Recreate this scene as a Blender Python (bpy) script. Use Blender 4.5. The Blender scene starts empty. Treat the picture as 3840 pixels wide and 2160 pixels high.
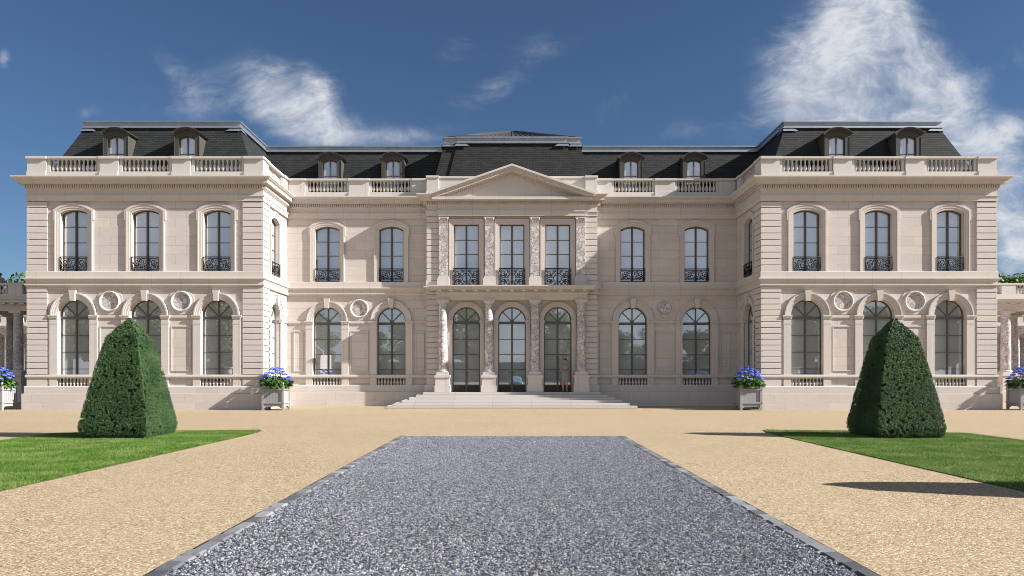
import bpy, bmesh, math, random
import numpy as np
from mathutils import Vector, Matrix, noise as mnoise
from mathutils.geometry import tessellate_polygon

random.seed(7); RNG = np.random.default_rng(7)
PI = math.pi
sc = bpy.context.scene
COL = sc.collection

# ------------------------------------------------------------------ camera
cam = bpy.data.cameras.new('camera'); camo = bpy.data.objects.new('camera', cam); COL.objects.link(camo)
camo.location = (0, 0, 1.62); camo.rotation_euler = (PI/2, 0, 0)
cam.sensor_width = 36.0; cam.lens = 36.0*2800/3840; cam.shift_y = 326/3840
cam.clip_start = 0.1; cam.clip_end = 5000
sc.camera = camo

# ------------------------------------------------------------------ node helpers
class NT:
    def __init__(s, tree): s.t = tree; s.n = tree.nodes; s.l = tree.links
    def new(s, typ, **kw):
        n = s.n.new(typ)
        for k, v in kw.items(): setattr(n, k, v)
        return n
    def put(s, inp, val):
        if isinstance(val, bpy.types.NodeSocket): s.l.new(val, inp)
        elif isinstance(val, (tuple, list)) and inp.type == 'RGBA' and len(val) == 3: inp.default_value = (*val, 1)
        else: inp.default_value = val
    def math(s, op, a, b=0.0, c=None, clamp=False):
        n = s.new('ShaderNodeMath', operation=op, use_clamp=clamp)
        s.put(n.inputs[0], a); s.put(n.inputs[1], b)
        if c is not None: s.put(n.inputs[2], c)
        return n.outputs[0]
    def vec(s, x, y, z):
        n = s.new('ShaderNodeCombineXYZ'); s.put(n.inputs[0], x); s.put(n.inputs[1], y); s.put(n.inputs[2], z); return n.outputs[0]
    def sep(s, v):
        n = s.new('ShaderNodeSeparateXYZ'); s.put(n.inputs[0], v); return n.outputs
    def noise(s, v, scale, detail=4, rough=.55, dist=0.0, col=False):
        n = s.new('ShaderNodeTexNoise'); s.put(n.inputs['Vector'], v); n.inputs['Scale'].default_value = scale
        n.inputs['Detail'].default_value = detail; n.inputs['Roughness'].default_value = rough; n.inputs['Distortion'].default_value = dist
        return n.outputs['Color' if col else 'Fac']
    def voro(s, v, scale, feature='F1', out='Distance', rnd=1.0):
        n = s.new('ShaderNodeTexVoronoi', feature=feature); s.put(n.inputs['Vector'], v); n.inputs['Scale'].default_value = scale
        n.inputs['Randomness'].default_value = rnd
        return n.outputs[out]
    def ramp(s, f, stops, interp='LINEAR'):
        n = s.new('ShaderNodeValToRGB'); s.put(n.inputs[0], f); cr = n.color_ramp; cr.interpolation = interp
        while len(cr.elements) < len(stops): cr.elements.new(1)
        for e, (p, c) in zip(cr.elements, stops):
            e.position = p; e.color = (*c, 1) if len(c) == 3 else c
        return n.outputs[0]
    def mix(s, f, a, b, mode='MIX'):
        n = s.new('ShaderNodeMix', data_type='RGBA', blend_type=mode)
        s.put(n.inputs[0], f); s.put(n.inputs[6], a); s.put(n.inputs[7], b); return n.outputs[2]
    def smooth(s, x, a, b, lo=0.0, hi=1.0):
        n = s.new('ShaderNodeMapRange', interpolation_type='SMOOTHSTEP'); s.put(n.inputs[0], x)
        n.inputs[1].default_value = a; n.inputs[2].default_value = b; n.inputs[3].default_value = lo; n.inputs[4].default_value = hi
        return n.outputs[0]
    def bump(s, h, strength=.3, dist=.01, normal=None):
        n = s.new('ShaderNodeBump'); s.put(n.inputs['Height'], h); n.inputs['Strength'].default_value = strength
        n.inputs['Distance'].default_value = dist
        if normal is not None: s.put(n.inputs['Normal'], normal)
        return n.outputs[0]

def mat(name):
    m = bpy.data.materials.new(name); m.use_nodes = True
    t = NT(m.node_tree); b = t.n['Principled BSDF']
    return m, t, b

def pos(t): return t.new('ShaderNodeNewGeometry').outputs['Position']
def island(t): return t.new('ShaderNodeNewGeometry').outputs['Random Per Island']

def wall_uv(t):
    g = t.new('ShaderNodeNewGeometry')
    px, py, pz = t.sep(g.outputs['Position'])
    nx, ny, nz = t.sep(g.outputs['True Normal'])
    side = t.math('GREATER_THAN', t.math('ABSOLUTE', nx), t.math('ABSOLUTE', ny))
    u = t.math('ADD', t.math('MULTIPLY', side, py), t.math('MULTIPLY', t.math('SUBTRACT', 1.0, side), px))
    return u, pz, g.outputs['Position']

def stone_mat(name, col, joints=True, row=.4345, width=1.02, z0=.745, var=.07, streak=.34):
    m, t, b = mat(name)
    u, v, P = wall_uv(t)
    st = t.noise(t.vec(t.math('MULTIPLY', u, 2.2), t.math('MULTIPLY', v, 30), 0), 1.0, 5, .62, .6)
    sp = t.noise(P, 55, 3, .7)
    big = t.noise(P, .55, 3, .5)
    f = t.math('ADD', t.math('MULTIPLY', t.math('SUBTRACT', st, .5), streak), t.math('MULTIPLY', t.math('SUBTRACT', sp, .5), .10))
    f = t.math('ADD', f, t.math('MULTIPLY', t.math('SUBTRACT', big, .5), .10))
    c = t.mix(t.math('ADD', .5, f), tuple(x*.55 for x in col), tuple(min(1, x*1.45) for x in col))
    h = t.math('ADD', t.math('MULTIPLY', st, .4), t.math('MULTIPLY', sp, .6))
    if joints:
        n = t.new('ShaderNodeTexBrick'); n.offset = .5
        t.put(n.inputs['Vector'], t.vec(u, t.math('SUBTRACT', v, z0), 0))
        n.inputs['Scale'].default_value = 1; n.inputs['Mortar Size'].default_value = .0055; n.inputs['Mortar Smooth'].default_value = .3
        n.inputs['Brick Width'].default_value = width; n.inputs['Row Height'].default_value = row; n.inputs['Bias'].default_value = 0
        n.inputs['Color1'].default_value = (1-var, 1-var, 1-var, 1); n.inputs['Color2'].default_value = (1+var*.5, 1+var*.4, 1+var*.3, 1)
        n.inputs['Mortar'].default_value = (.55, .52, .50, 1)
        c = t.mix(1.0, c, n.outputs['Color'], 'MULTIPLY')
        h = t.math('SUBTRACT', h, t.math('MULTIPLY', n.outputs['Fac'], 2.0))
    t.put(b.inputs['Base Color'], c); b.inputs['Roughness'].default_value = .85
    b.inputs['Specular IOR Level'].default_value = .25
    t.put(b.inputs['Normal'], t.bump(h, .35, .012))
    return m

STONE = (.537, .490, .462)
M_WALL = stone_mat('ashlar_limestone', STONE)
M_TRIM = stone_mat('moulded_limestone', STONE, joints=True, row=50, width=1.35, z0=-20, var=.04, streak=.26)
M_QUOIN = stone_mat('quoin_limestone', (.538, .49, .464), joints=False)
M_PAR = stone_mat('parapet_limestone', (.51, .48, .45), joints=True, row=50, width=1.7, z0=-20, var=.02, streak=.05)
M_STEP = stone_mat('step_stone', (.50, .47, .445), joints=True, row=50, width=1.9, z0=-20, var=.03, streak=.05)

def simple(name, col, rough=.6, metal=0.0, spec=.5, nscale=0, namp=0.0, bump=0.0):
    m, t, b = mat(name)
    if nscale:
        n = t.noise(pos(t), nscale, 4, .6)
        t.put(b.inputs['Base Color'], t.mix(n, tuple(x*(1-namp) for x in col), tuple(min(1, x*(1+namp)) for x in col)))
        if bump: t.put(b.inputs['Normal'], t.bump(n, bump, .01))
    else: b.inputs['Base Color'].default_value = (*col, 1)
    b.inputs['Roughness'].default_value = rough; b.inputs['Metallic'].default_value = metal
    b.inputs['Specular IOR Level'].default_value = spec
    return m

M_FRAME = simple('bronze_window_paint', (.085, .077, .068), .45)
M_IRON = simple('black_wrought_iron', (.006, .006, .007), .65, 0, .2)
M_DORM = simple('weathered_bronze_dormer', (.055, .051, .044), .7, 0, .3, 30, .35, .15)
M_ZINC = simple('zinc_sheet', (.30, .33, .37), .42, .75, .5, 3, .25)
M_DOORPANEL = simple('dark_door_panel', (.022, .023, .025), .4)

def slate_mat():
    m, t, b = mat('slate_tiles')
    u, v, P = wall_uv(t)
    n = t.new('ShaderNodeTexBrick'); n.offset = .5
    t.put(n.inputs['Vector'], t.vec(u, v, 0)); n.inputs['Scale'].default_value = 1
    n.inputs['Mortar Size'].default_value = .010; n.inputs['Mortar Smooth'].default_value = .2
    n.inputs['Brick Width'].default_value = .30; n.inputs['Row Height'].default_value = .105
    n.inputs['Color1'].default_value = (.022, .024, .025, 1); n.inputs['Color2'].default_value = (.036, .038, .039, 1); n.inputs['Mortar'].default_value = (.005, .005, .005, 1)
    sp = t.noise(P, 9, 4, .6)
    c = t.mix(t.math('MULTIPLY', sp, .5), n.outputs['Color'], (.02, .021, .022))
    t.put(b.inputs['Base Color'], c); b.inputs['Roughness'].default_value = .7; b.inputs['Specular IOR Level'].default_value = .12
    saw = t.math('FRACT', t.math('DIVIDE', v, .105))
    h = t.math('SUBTRACT', t.math('MULTIPLY', t.math('SUBTRACT', 1.0, saw), .8), n.outputs['Fac'])
    t.put(b.inputs['Normal'], t.bump(h, .6, .02))
    return m
M_SLATE = slate_mat()

def marble_mat():
    m, t, b = mat('breccia_marble')
    P = pos(t)
    w = t.noise(P, 3.0, 4, .6, 0, True)
    n = t.new('ShaderNodeVectorMath', operation='ADD'); t.put(n.inputs[0], P)
    s2 = t.new('ShaderNodeVectorMath', operation='SCALE'); t.put(s2.inputs[0], w); s2.inputs['Scale'].default_value = .42
    t.l.new(s2.outputs[0], n.inputs[1]); Q = n.outputs[0]
    e = t.voro(Q, 5.4, 'DISTANCE_TO_EDGE')
    e2 = t.voro(Q, 13, 'DISTANCE_TO_EDGE')
    cell = t.voro(Q, 5.4, 'F1', 'Color')
    cx, cy, cz = t.sep(cell)
    base = t.ramp(cx, [(0, (.66, .62, .59)), (.4, (.55, .515, .50)), (.7, (.42, .375, .385)), (1, (.70, .66, .61))])
    vein = t.math('MAXIMUM', t.smooth(e, .0, .095, .9, 0), t.smooth(e2, 0, .06, .5, 0))
    c = t.mix(vein, base, (.15, .115, .13))
    big = t.noise(P, 2.2, 3, .6)
    c = t.mix(t.smooth(big, .5, .75, 0, .6), c, (.27, .225, .24))
    t.put(b.inputs['Base Color'], c); b.inputs['Roughness'].default_value = .3
    return m
M_MARBLE = marble_mat()

def glass_mat():
    m, t, b = mat('window_glass')
    g = t.new('ShaderNodeBsdfGlossy'); g.inputs['Color'].default_value = (.80, .84, .90, 1); g.inputs['Roughness'].default_value = .0
    d = t.new('ShaderNodeBsdfDiffuse'); d.inputs['Color'].default_value = (.41, .435, .45, 1)
    wob = t.noise(pos(t), .9, 1, .5)
    nb = t.bump(wob, .02, .02); t.l.new(nb, g.inputs['Normal'])
    mx = t.new('ShaderNodeMixShader'); mx.inputs[0].default_value = .42
    t.l.new(d.outputs[0], mx.inputs[1]); t.l.new(g.outputs[0], mx.inputs[2])
    t.l.new(mx.outputs[0], t.n['Material Output'].inputs['Surface'])
    return m
M_GLASS = glass_mat()

def tan_gravel():
    m, t, b = mat('honey_gravel')
    P = pos(t)
    c1 = t.voro(P, 62, 'F1', 'Color'); d1 = t.voro(P, 62, 'F1', 'Distance')
    r, g, bl = t.sep(c1)
    c = t.ramp(r, [(0, (.06, .042, .026)), (.14, (.22, .16, .095)), (.55, (.375, .288, .178)), (.85, (.50, .40, .275)), (1, (.74, .68, .58))])
    fine = t.noise(P, 150, 2, .7)
    big = t.noise(P, .35, 4, .6)
    mid = t.noise(P, 2.1, 4, .6)
    c = t.mix(t.smooth(fine, .35, .65, .35, 0), c, (.15, .105, .06))
    c = t.mix(t.smooth(big, .35, .7, 0, .28), c, (.41, .325, .212))
    c = t.mix(t.smooth(mid, .5, .75, 0, .14), c, (.27, .202, .122))
    t.put(b.inputs['Base Color'], c); b.inputs['Roughness'].default_value = .95; b.inputs['Specular IOR Level'].default_value = .1
    h = t.math('ADD', t.math('MULTIPLY', d1, -1.0), t.math('MULTIPLY', fine, .5))
    nb = t.bump(h, .42, .009)
    nb = t.bump(mid, .25, .03, nb)
    t.put(b.inputs['Normal'], nb)
    return m
M_TAN = tan_gravel()

def grey_bed():
    m, t, b = mat('grey_gravel_bed')
    P = pos(t)
    c1 = t.voro(P, 36, 'F1', 'Color'); d1 = t.voro(P, 36, 'F1', 'Distance')
    r, g, bl = t.sep(c1)
    c = t.ramp(r, [(0, (.012, .013, .016)), (.5, (.04, .042, .052)), (1, (.09, .092, .105))])
    t.put(b.inputs['Base Color'], c); b.inputs['Roughness'].default_value = .9
    t.put(b.inputs['Normal'], t.bump(t.math('MULTIPLY', d1, -1.0), .9, .02))
    return m
M_GREYBED = grey_bed()

def grey_stone():
    m, t, b = mat('grey_crushed_stone')
    r = island(t)
    c = t.ramp(r, [(0, (.052, .057, .074)), (.25, (.115, .126, .158)), (.55, (.20, .215, .26)), (.82, (.315, .33, .372)), (.94, (.42, .425, .45)), (.975, (.30, .22, .16)), (1, (.50, .50, .51))])
    n = t.noise(pos(t), 90, 3, .6)
    c = t.mix(t.math('MULTIPLY', n, .4), c, (.17, .175, .20))
    t.put(b.inputs['Base Color'], c); b.inputs['Roughness'].default_value = .8; b.inputs['Specular IOR Level'].default_value = .3
    return m
M_GREY = grey_stone()

def leaf_mat(name, stops, rough=.5, trans=.0, spec=.3):
    m, t, b = mat(name)
    r = island(t)
    c = t.ramp(r, stops)
    big = t.noise(pos(t), 1.3, 3, .5)
    c = t.mix(t.smooth(big, .35, .7, 0, .35), c, tuple(x*1.5 for x in stops[-1][1]))
    t.put(b.inputs['Base Color'], c); b.inputs['Roughness'].default_value = rough; b.inputs['Specular IOR Level'].default_value = spec
    if trans:
        tr = t.new('ShaderNodeBsdfTranslucent'); t.put(tr.inputs['Color'], c)
        mx = t.new('ShaderNodeMixShader'); mx.inputs[0].default_value = trans
        t.l.new(b.outputs[0], mx.inputs[1]); t.l.new(tr.outputs[0], mx.inputs[2])
        t.l.new(mx.outputs[0], t.n['Material Output'].inputs['Surface'])
    return m
M_YEW = leaf_mat('yew_needles', [(0, (.014, .036, .018)), (.5, (.032, .072, .031)), (1, (.072, .122, .040))], .6, .05, .15)
M_YEWCORE = simple('yew_inner_twigs', (.012, .02, .010), .9)
M_GRASS = leaf_mat('lawn_grass', [(0, (.034, .095, .009)), (.5, (.072, .185, .014)), (.9, (.135, .27, .028)), (1, (.27, .29, .12))], .5, .3, .25)
M_LAWN = simple('lawn_soil', (.075, .085, .030), .95, 0, .1, 14, .5)
M_TREE = leaf_mat('tree_leaves', [(0, (.03, .06, .015)), (.5, (.055, .10, .022)), (1, (.09, .14, .03))], .55, .2)
M_HEDGE = leaf_mat('hedge_leaves', [(0, (.015, .04, .010)), (.5, (.03, .07, .018)), (1, (.05, .10, .025))], .55, .15)
M_BARK = simple('tree_bark', (.09, .07, .05), .9, 0, .2, 12, .4)
M_HLEAF = leaf_mat('hydrangea_leaves', [(0, (.025, .065, .014)), (.6, (.045, .11, .022)), (1, (.085, .18, .035))], .4, .15)
M_BLUE = leaf_mat('hydrangea_petals', [(0, (.03, .065, .42)), (.5, (.07, .13, .62)), (.9, (.13, .22, .74)), (1, (.30, .38, .85))], .6, .2)
M_SOIL = simple('potting_soil', (.03, .022, .015), .95)
M_PLANTER = simple('grey_painted_wood', (.29, .29, .30), .6, 0, .3, 8, .10)
M_COBBLE = None

# ------------------------------------------------------------------ object helpers
def tag(o, label=None, cat=None, group=None, kind=None):
    if label: o['label'] = label
    if cat: o['category'] = cat
    if group: o['group'] = group
    if kind: o['kind'] = kind
    return o
def root(name, loc, label, cat, group=None, rz=0.0):
    o = bpy.data.objects.new(name, None); COL.objects.link(o); o.location = loc; o.rotation_euler = (0, 0, rz)
    o.empty_display_size = .3
    return tag(o, label, cat, group)
def attach(o, parent, local=False):
    if parent is not None:
        o.parent = parent
        if not local:
            w = Matrix.Identity(4); p = parent
            chain = []
            while p is not None: chain.append(p); p = p.parent
            for q in reversed(chain):
                w = w @ q.matrix_parent_inverse @ Matrix.LocRotScale(q.location, q.rotation_euler, q.scale)
            o.matrix_parent_inverse = w.inverted()
    return o
def ID(u, w, z): return (u, -w, z)

class MB:
    """collects shapes in a facade frame (u along, w outward, z up)"""
    def __init__(s, T=ID): s.v = []; s.f = []; s.T = T; s.smooth = []
    def add(s, pts, faces, raw=False, smooth=False):
        k = len(s.v)
        s.v += [p if raw else s.T(*p) for p in pts]
        for f in faces: s.f.append([k+i for i in f]); s.smooth.append(smooth)
    def box(s, u0, u1, w0, w1, z0, z1, raw=False):
        p = [(u, w, z) for z in (z0, z1) for w in (w0, w1) for u in (u0, u1)]
        s.add(p, [(0,1,3,2), (4,6,7,5), (0,4,5,1), (2,3,7,6), (0,2,6,4), (1,5,7,3)], raw)
    def prism(s, poly, w0, w1):
        n = len(poly)
        s.add([(u, w0, z) for u, z in poly]+[(u, w1, z) for u, z in poly],
              [list(range(n)), list(range(2*n-1, n-1, -1))]+[(i, (i+1) % n, n+(i+1) % n, n+i) for i in range(n)])
    def plate(s, outer, holes, w, depth=0.0):
        loops = [[Vector((u, z, 0)) for u, z in outer]]+[[Vector((u, z, 0)) for u, z in h] for h in holes]
        flat = [p for L in loops for p in L]
        tri = tessellate_polygon(loops)
        s.add([(p.x, w, p.y) for p in flat], [tuple(x) for x in tri])
        for h in holes:
            if depth:
                n = len(h)
                s.add([(u, w, z) for u, z in h]+[(u, w-depth, z) for u, z in h], [(i, (i+1) % n, n+(i+1) % n, n+i) for i in range(n)])
    def band(s, inner, outer, w0, w1):
        n = len(inner)
        P = [(u, w1, z) for u, z in inner]+[(u, w1, z) for u, z in outer]+[(u, w0, z) for u, z in inner]+[(u, w0, z) for u, z in outer]
        F = []
        for i in range(n-1):
            F += [(i, i+1, n+i+1, n+i), (i, 2*n+i, 2*n+i+1, i+1), (n+i, n+i+1, 3*n+i+1, 3*n+i)]
        F += [(0, n, 3*n, 2*n), (n-1, 3*n-1, 4*n-1, 2*n-1)]
        s.add(P, F)
    def sweep(s, path, prof, closed=False, caps=True):
        m = len(path); k = len(prof)
        dirs = []
        for i in range(m-1):
            dx, dy = path[i+1][0]-path[i][0], path[i+1][1]-path[i][1]; L = math.hypot(dx, dy); dirs.append((dx/L, dy/L))
        P = []
        for i in range(m):
            d0 = dirs[max(i-1, 0)]; d1 = dirs[min(i, m-2)]
            n0 = (d0[1], -d0[0]); n1 = (d1[1], -d1[0])
            den = 1+n0[0]*n1[0]+n0[1]*n1[1]
            mv = ((n0[0]+n1[0])/den, (n0[1]+n1[1])/den)
            for p, z in prof: P.append((path[i][0]+mv[0]*p, path[i][1]+mv[1]*p, z))
        F = []
        kk = k if closed else k-1
        for i in range(m-1):
            for j in range(kk):
                a, b = i*k+j, i*k+(j+1) % k
                F.append((a, b, b+k, a+k))
        if caps: F += [list(range(k)), [(m-1)*k+j for j in range(k)]]
        s.add(P, F, raw=True)
    def lathe(s, prof, c=(0, 0, 0), n=16, raw=True, smooth=True):
        P = []; F = []
        k = len(prof)
        for i in range(n):
            a = 2*PI*i/n
            for r, z in prof: P.append((c[0]+r*math.cos(a), c[1]+r*math.sin(a), c[2]+z))
        for i in range(n):
            j = (i+1) % n
            for q in range(k-1): F.append((i*k+q, j*k+q, j*k+q+1, i*k+q+1))
        s.add(P, F, raw, smooth)
        s.add([P[i*k+k-1] for i in range(n)], [list(range(n))], raw)
        s.add([P[i*k] for i in range(n)], [list(range(n))[::-1]], raw)
    def tube(s, pts, r, n=5, raw=False):
        P = []; F = []; m = len(pts); V = [Vector(p) for p in pts]
        up0 = None
        for i in range(m):
            d = (V[min(i+1, m-1)]-V[max(i-1, 0)]).normalized()
            a = d.cross(Vector((0, 1, 0)))
            if a.length < .05: a = d.cross(Vector((0, 0, 1)))
            a.normalize(); b = d.cross(a)
            rr = r[i] if isinstance(r, (list, tuple)) else r
            for q in range(n):
                t = 2*PI*q/n; c = V[i]+a*(rr*math.cos(t))+b*(rr*math.sin(t)); P.append(tuple(c))
        for i in range(m-1):
            for q in range(n):
                F.append((i*n+q, i*n+(q+1) % n, (i+1)*n+(q+1) % n, (i+1)*n+q))
        F += [list(range(n))[::-1], [(m-1)*n+q for q in range(n)]]
        s.add(P, F, raw, True)
    def mesh(s, name, m, recalc=True):
        me = bpy.data.meshes.new(name); me.from_pydata(s.v, [], s.f)
        me.polygons.foreach_set('use_smooth', s.smooth)
        if recalc:
            bm = bmesh.new(); bm.from_mesh(me); bmesh.ops.recalc_face_normals(bm, faces=bm.faces); bm.to_mesh(me); bm.free()
        me.materials.append(m); me.update()
        return me
    def build(s, name, m, parent=None, local=False, loc=None, rz=0.0, recalc=True):
        o = bpy.data.objects.new(name, s.mesh(name, m, recalc)); COL.objects.link(o)
        if loc is not None: o.location = loc
        if rz: o.rotation_euler = (0, 0, rz)
        return attach(o, parent, local)

def arc(cx, half, spring, rise, n=16, a_off=0.0):
    """arc points left to right; a_off offsets it outward"""
    R = (half*half+rise*rise)/(2*rise); zc = spring+rise-R
    Ro = R+a_off; th = math.asin(min(1, (half+a_off)/Ro))
    return [(cx+Ro*math.sin(-th+2*th*i/n), zc+Ro*math.cos(-th+2*th*i/n)) for i in range(n+1)]
def opening(cx, half, z0, spring, rise, n=16): return [(cx-half, z0)]+arc(cx, half, spring, rise, n)+[(cx+half, z0)]
def opening_off(cx, half, z0, spring, rise, off, n=16, dz=0.0): return [(cx-half-off, z0-dz)]+arc(cx, half, spring, rise, n, off)+[(cx+half+off, z0-dz)]

def copy_tree(o, parent=None):
    c = o.copy(); COL.objects.link(c)
    if parent is not None: c.parent = parent
    for ch in list(o.children): copy_tree(ch, c)
    return c

def fast_mesh(name, V, F, m, smooth=False):
    """V (n,3), F (k,p) numpy"""
    me = bpy.data.meshes.new(name); n = len(V); k, p = F.shape
    me.vertices.add(n); me.vertices.foreach_set('co', np.ascontiguousarray(V, dtype=np.float32).ravel())
    me.loops.add(k*p); me.loops.foreach_set('vertex_index', np.ascontiguousarray(F, dtype=np.int32).ravel())
    me.polygons.add(k); me.polygons.foreach_set('loop_start', np.arange(0, k*p, p, dtype=np.int32))
    me.polygons.foreach_set('use_smooth', np.full(k, smooth))
    me.materials.append(m); me.update(calc_edges=True); me.validate()
    return me
def unit(A): return A/np.maximum(np.linalg.norm(A, axis=1, keepdims=True), 1e-9)
def leaves(P, N, size, spread=.8, asp=.55):
    """diamond leaves at P, facing about N"""
    n = len(P)
    Nn = unit(N+RNG.normal(0, spread, (n, 3)))
    A = unit(np.cross(Nn, RNG.normal(0, 1, (n, 3)))); B = np.cross(Nn, A)
    s = (size*RNG.uniform(.6, 1.35, n))[:, None]
    V = np.stack([P-A*s, P+B*s*asp, P+A*s, P-B*s*asp], 1).reshape(-1, 3)
    F = np.arange(4*n).reshape(n, 4)
    return V, F
def blades(P, h, w, lean=.5):
    n = len(P)
    a = RNG.uniform(0, 2*PI, n); hh = h*RNG.uniform(.55, 1.3, n)
    D = np.stack([np.cos(a), np.sin(a), np.zeros(n)], 1)*w
    L = np.stack([RNG.normal(0, lean, n)*hh, RNG.normal(0, lean, n)*hh, hh], 1)
    V = np.stack([P-D, P+D, P+L], 1).reshape(-1, 3)
    return V, np.arange(3*n).reshape(n, 3)

# ------------------------------------------------------------------ sun + sky
SX, SZ = 4.5, 2.65
sun_dir = Vector((SX, -1.0, SZ)).normalized()
EL = math.asin(sun_dir.z); AZ = math.atan2(sun_dir.x, sun_dir.y)
sl = bpy.data.lights.new('sun', 'SUN'); sl.energy = 5.0; sl.angle = math.radians(.5); sl.color = (1.0, .955, .89)
so = bpy.data.objects.new('sun', sl); COL.objects.link(so); so.rotation_euler = sun_dir.to_track_quat('Z', 'Y').to_euler(); so.location = (60, -12, 40)

world = bpy.data.worlds.new('World'); sc.world = world; world.use_nodes = True
t = NT(world.node_tree)
bg = t.n['Background']
sky = t.new('ShaderNodeTexSky', sky_type='NISHITA'); sky.sun_disc = False
sky.sun_elevation = EL; sky.sun_rotation = AZ; sky.altitude = 300; sky.air_density = 1.0; sky.dust_density = .4; sky.ozone_density = 2.2
dvec = t.new('ShaderNodeTexCoord').outputs['Generated']
dx, dy, dz = t.sep(dvec)
ay = t.math('MAXIMUM', t.math('ABSOLUTE', dy), .08)
U = t.math('DIVIDE', dx, ay); V_ = t.math('DIVIDE', dz, ay)
front = t.math('GREATER_THAN', dy, 0.0)
def blob(x, y, sx, sy, rot=0, amp=1.0):
    """x,y,sx,sy in picture-plane tangent units"""
    c, s_ = math.cos(rot), math.sin(rot)
    a = t.math('SUBTRACT', U, x); b = t.math('SUBTRACT', V_, y)
    p = t.math('DIVIDE', t.math('ADD', t.math('MULTIPLY', a, c), t.math('MULTIPLY', b, s_)), sx)
    q = t.math('DIVIDE', t.math('SUBTRACT', t.math('MULTIPLY', b, c), t.math('MULTIPLY', a, s_)), sy)
    r2 = t.math('ADD', t.math('MULTIPLY', p, p), t.math('MULTIPLY', q, q))
    return t.math('MULTIPLY', t.math('EXPONENT', t.math('MULTIPLY', r2, -1.0)), amp)
def px(x, y): return (x-1288)/1878, (943-y)/1878
acc = None
for (x, y, sx_, sy_, rot, amp) in [
        (2205, 150, .072, .10, 0, 1.3), (2175, 0, .052, .08, 0, 1.1), (2050, 150, .065, .075, .2, .42), (2250, 240, .085, .055, 0, 1.1), (2110, 300, .06, .02, 0, .5), (2070, 235, .07, .05, .3, .55), (2390, 280, .06, .03, .2, .42), (2480, 190, .09, .03, .5, .42), (1960, 180, .05, .06, .3, .32),
        (1900, 300, .06, .03, .3, .45), (1700, 330, .04, .02, .2, .35), (1560, 270, .05, .03, .4, .25),
        (745, 290, .050, .042, -.45, 1.2), (790, 215, .030, .028, -.4, .75), (680, 225, .040, .035, -.6, .55), (640, 250, .11, .05, -.3, .20), (520, 240, .08, .035, -.4, .19), (640, 180, .03, .03, -.9, .2), (880, 350, .05, .02, 0, .3), (840, 330, .035, .028, -.2, .6), (980, 345, .05, .020, -.1, .20), (430, 170, .05, .02, -.9, .23), (400, 275, .07, .025, -.1, .24),
        (1160, 110, .045, .025, .7, .29), (1290, 205, .06, .022, .5, .30), (1200, 240, .06, .02, .2, .34), (1370, 110, .07, .025, .4, .26), (1080, 340, .06, .015, 0, .4),
        (2520, 420, .05, .045, .4, .9), (2555, 580, .04, .05, 0, .75), (2480, 350, .08, .025, .4, .7), (2600, 660, .07, .05, 0, .6), (10, 150, .01, .02, 0, .5), (60, 660, .02, .012, 0, .4), (215, 285, .02, .012, 0, .35)]:
    u0, v0 = px(x, y); bb = blob(u0, v0, sx_, sy_, rot, amp)
    acc = bb if acc is None else t.math('ADD', acc, bb)
rear = t.math('ADD', t.math('ADD', blob(-.25, .26, .25, .05, .1, .5), blob(.35, .20, .2, .05, -.1, .55)), t.math('ADD', blob(.05, .16, .10, .03, 0, .6), blob(-.55, .18, .15, .04, .2, .5)))
cov = t.math('ADD', t.math('MULTIPLY', acc, front), t.math('MULTIPLY', rear, t.math('SUBTRACT', 1.0, front)))
cuv = t.vec(U, t.math('MULTIPLY', V_, 1.35), 0.37)
warp = t.noise(cuv, 3.0, 4, .55, 0, True)
wv = t.new('ShaderNodeVectorMath', operation='SCALE'); t.put(wv.inputs[0], warp); wv.inputs['Scale'].default_value = .22
wa = t.new('ShaderNodeVectorMath', operation='ADD'); t.put(wa.inputs[0], cuv); t.l.new(wv.outputs[0], wa.inputs[1])
n1 = t.noise(wa.outputs[0], 9, 13, .66, .25)
st_r = t.new('ShaderNodeMapping'); t.l.new(wa.outputs[0], st_r.inputs[0]); st_r.inputs['Rotation'].default_value = (0, 0, .95); st_r.inputs['Scale'].default_value = (9, 30, 1)
n2 = t.noise(st_r.outputs[0], 1.0, 9, .62, .6)
fb = t.math('ADD', t.math('MULTIPLY', t.math('SUBTRACT', n1, .5), 2.1), t.math('MULTIPLY', t.math('SUBTRACT', n2, .5), .85))
covc = t.math('MINIMUM', cov, 1.05)
dens = t.math('MULTIPLY', t.smooth(t.math('ADD', fb, covc), .10, 1.75), t.smooth(covc, .03, .7))
fill_veil = t.math('MULTIPLY', t.smooth(dy, .25, -.25), t.smooth(t.noise(dvec, 2.2, 8, .6, .6), .30, .66, .24, .76))  # cloud veil behind the camera, added as fill light for the shaded facade
dens = t.math('MINIMUM', t.math('MAXIMUM', t.math('MULTIPLY', dens, 1.18), fill_veil), .88)
lp = sky.outputs['Color']
ccol = t.mix(t.smooth(n1, .35, .7), (4.6, 5.0, 5.8), (7.0, 7.1, 7.3))
skyc = t.mix(1.0, lp, (.43, .54, .66), 'MULTIPLY')
t.put(bg.inputs['Color'], t.mix(dens, skyc, ccol)); bg.inputs['Strength'].default_value = .052

sc.view_settings.view_transform = 'Standard'; sc.view_settings.look = 'None'; sc.view_settings.exposure = 1.2; sc.view_settings.gamma = 1
sc.cycles.max_bounces = 6; sc.cycles.diffuse_bounces = 3; sc.cycles.glossy_bounces = 3; sc.cycles.use_denoising = True
sc.cycles.sample_clamp_indirect = 8; sc.cycles.filter_width = .9

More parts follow.
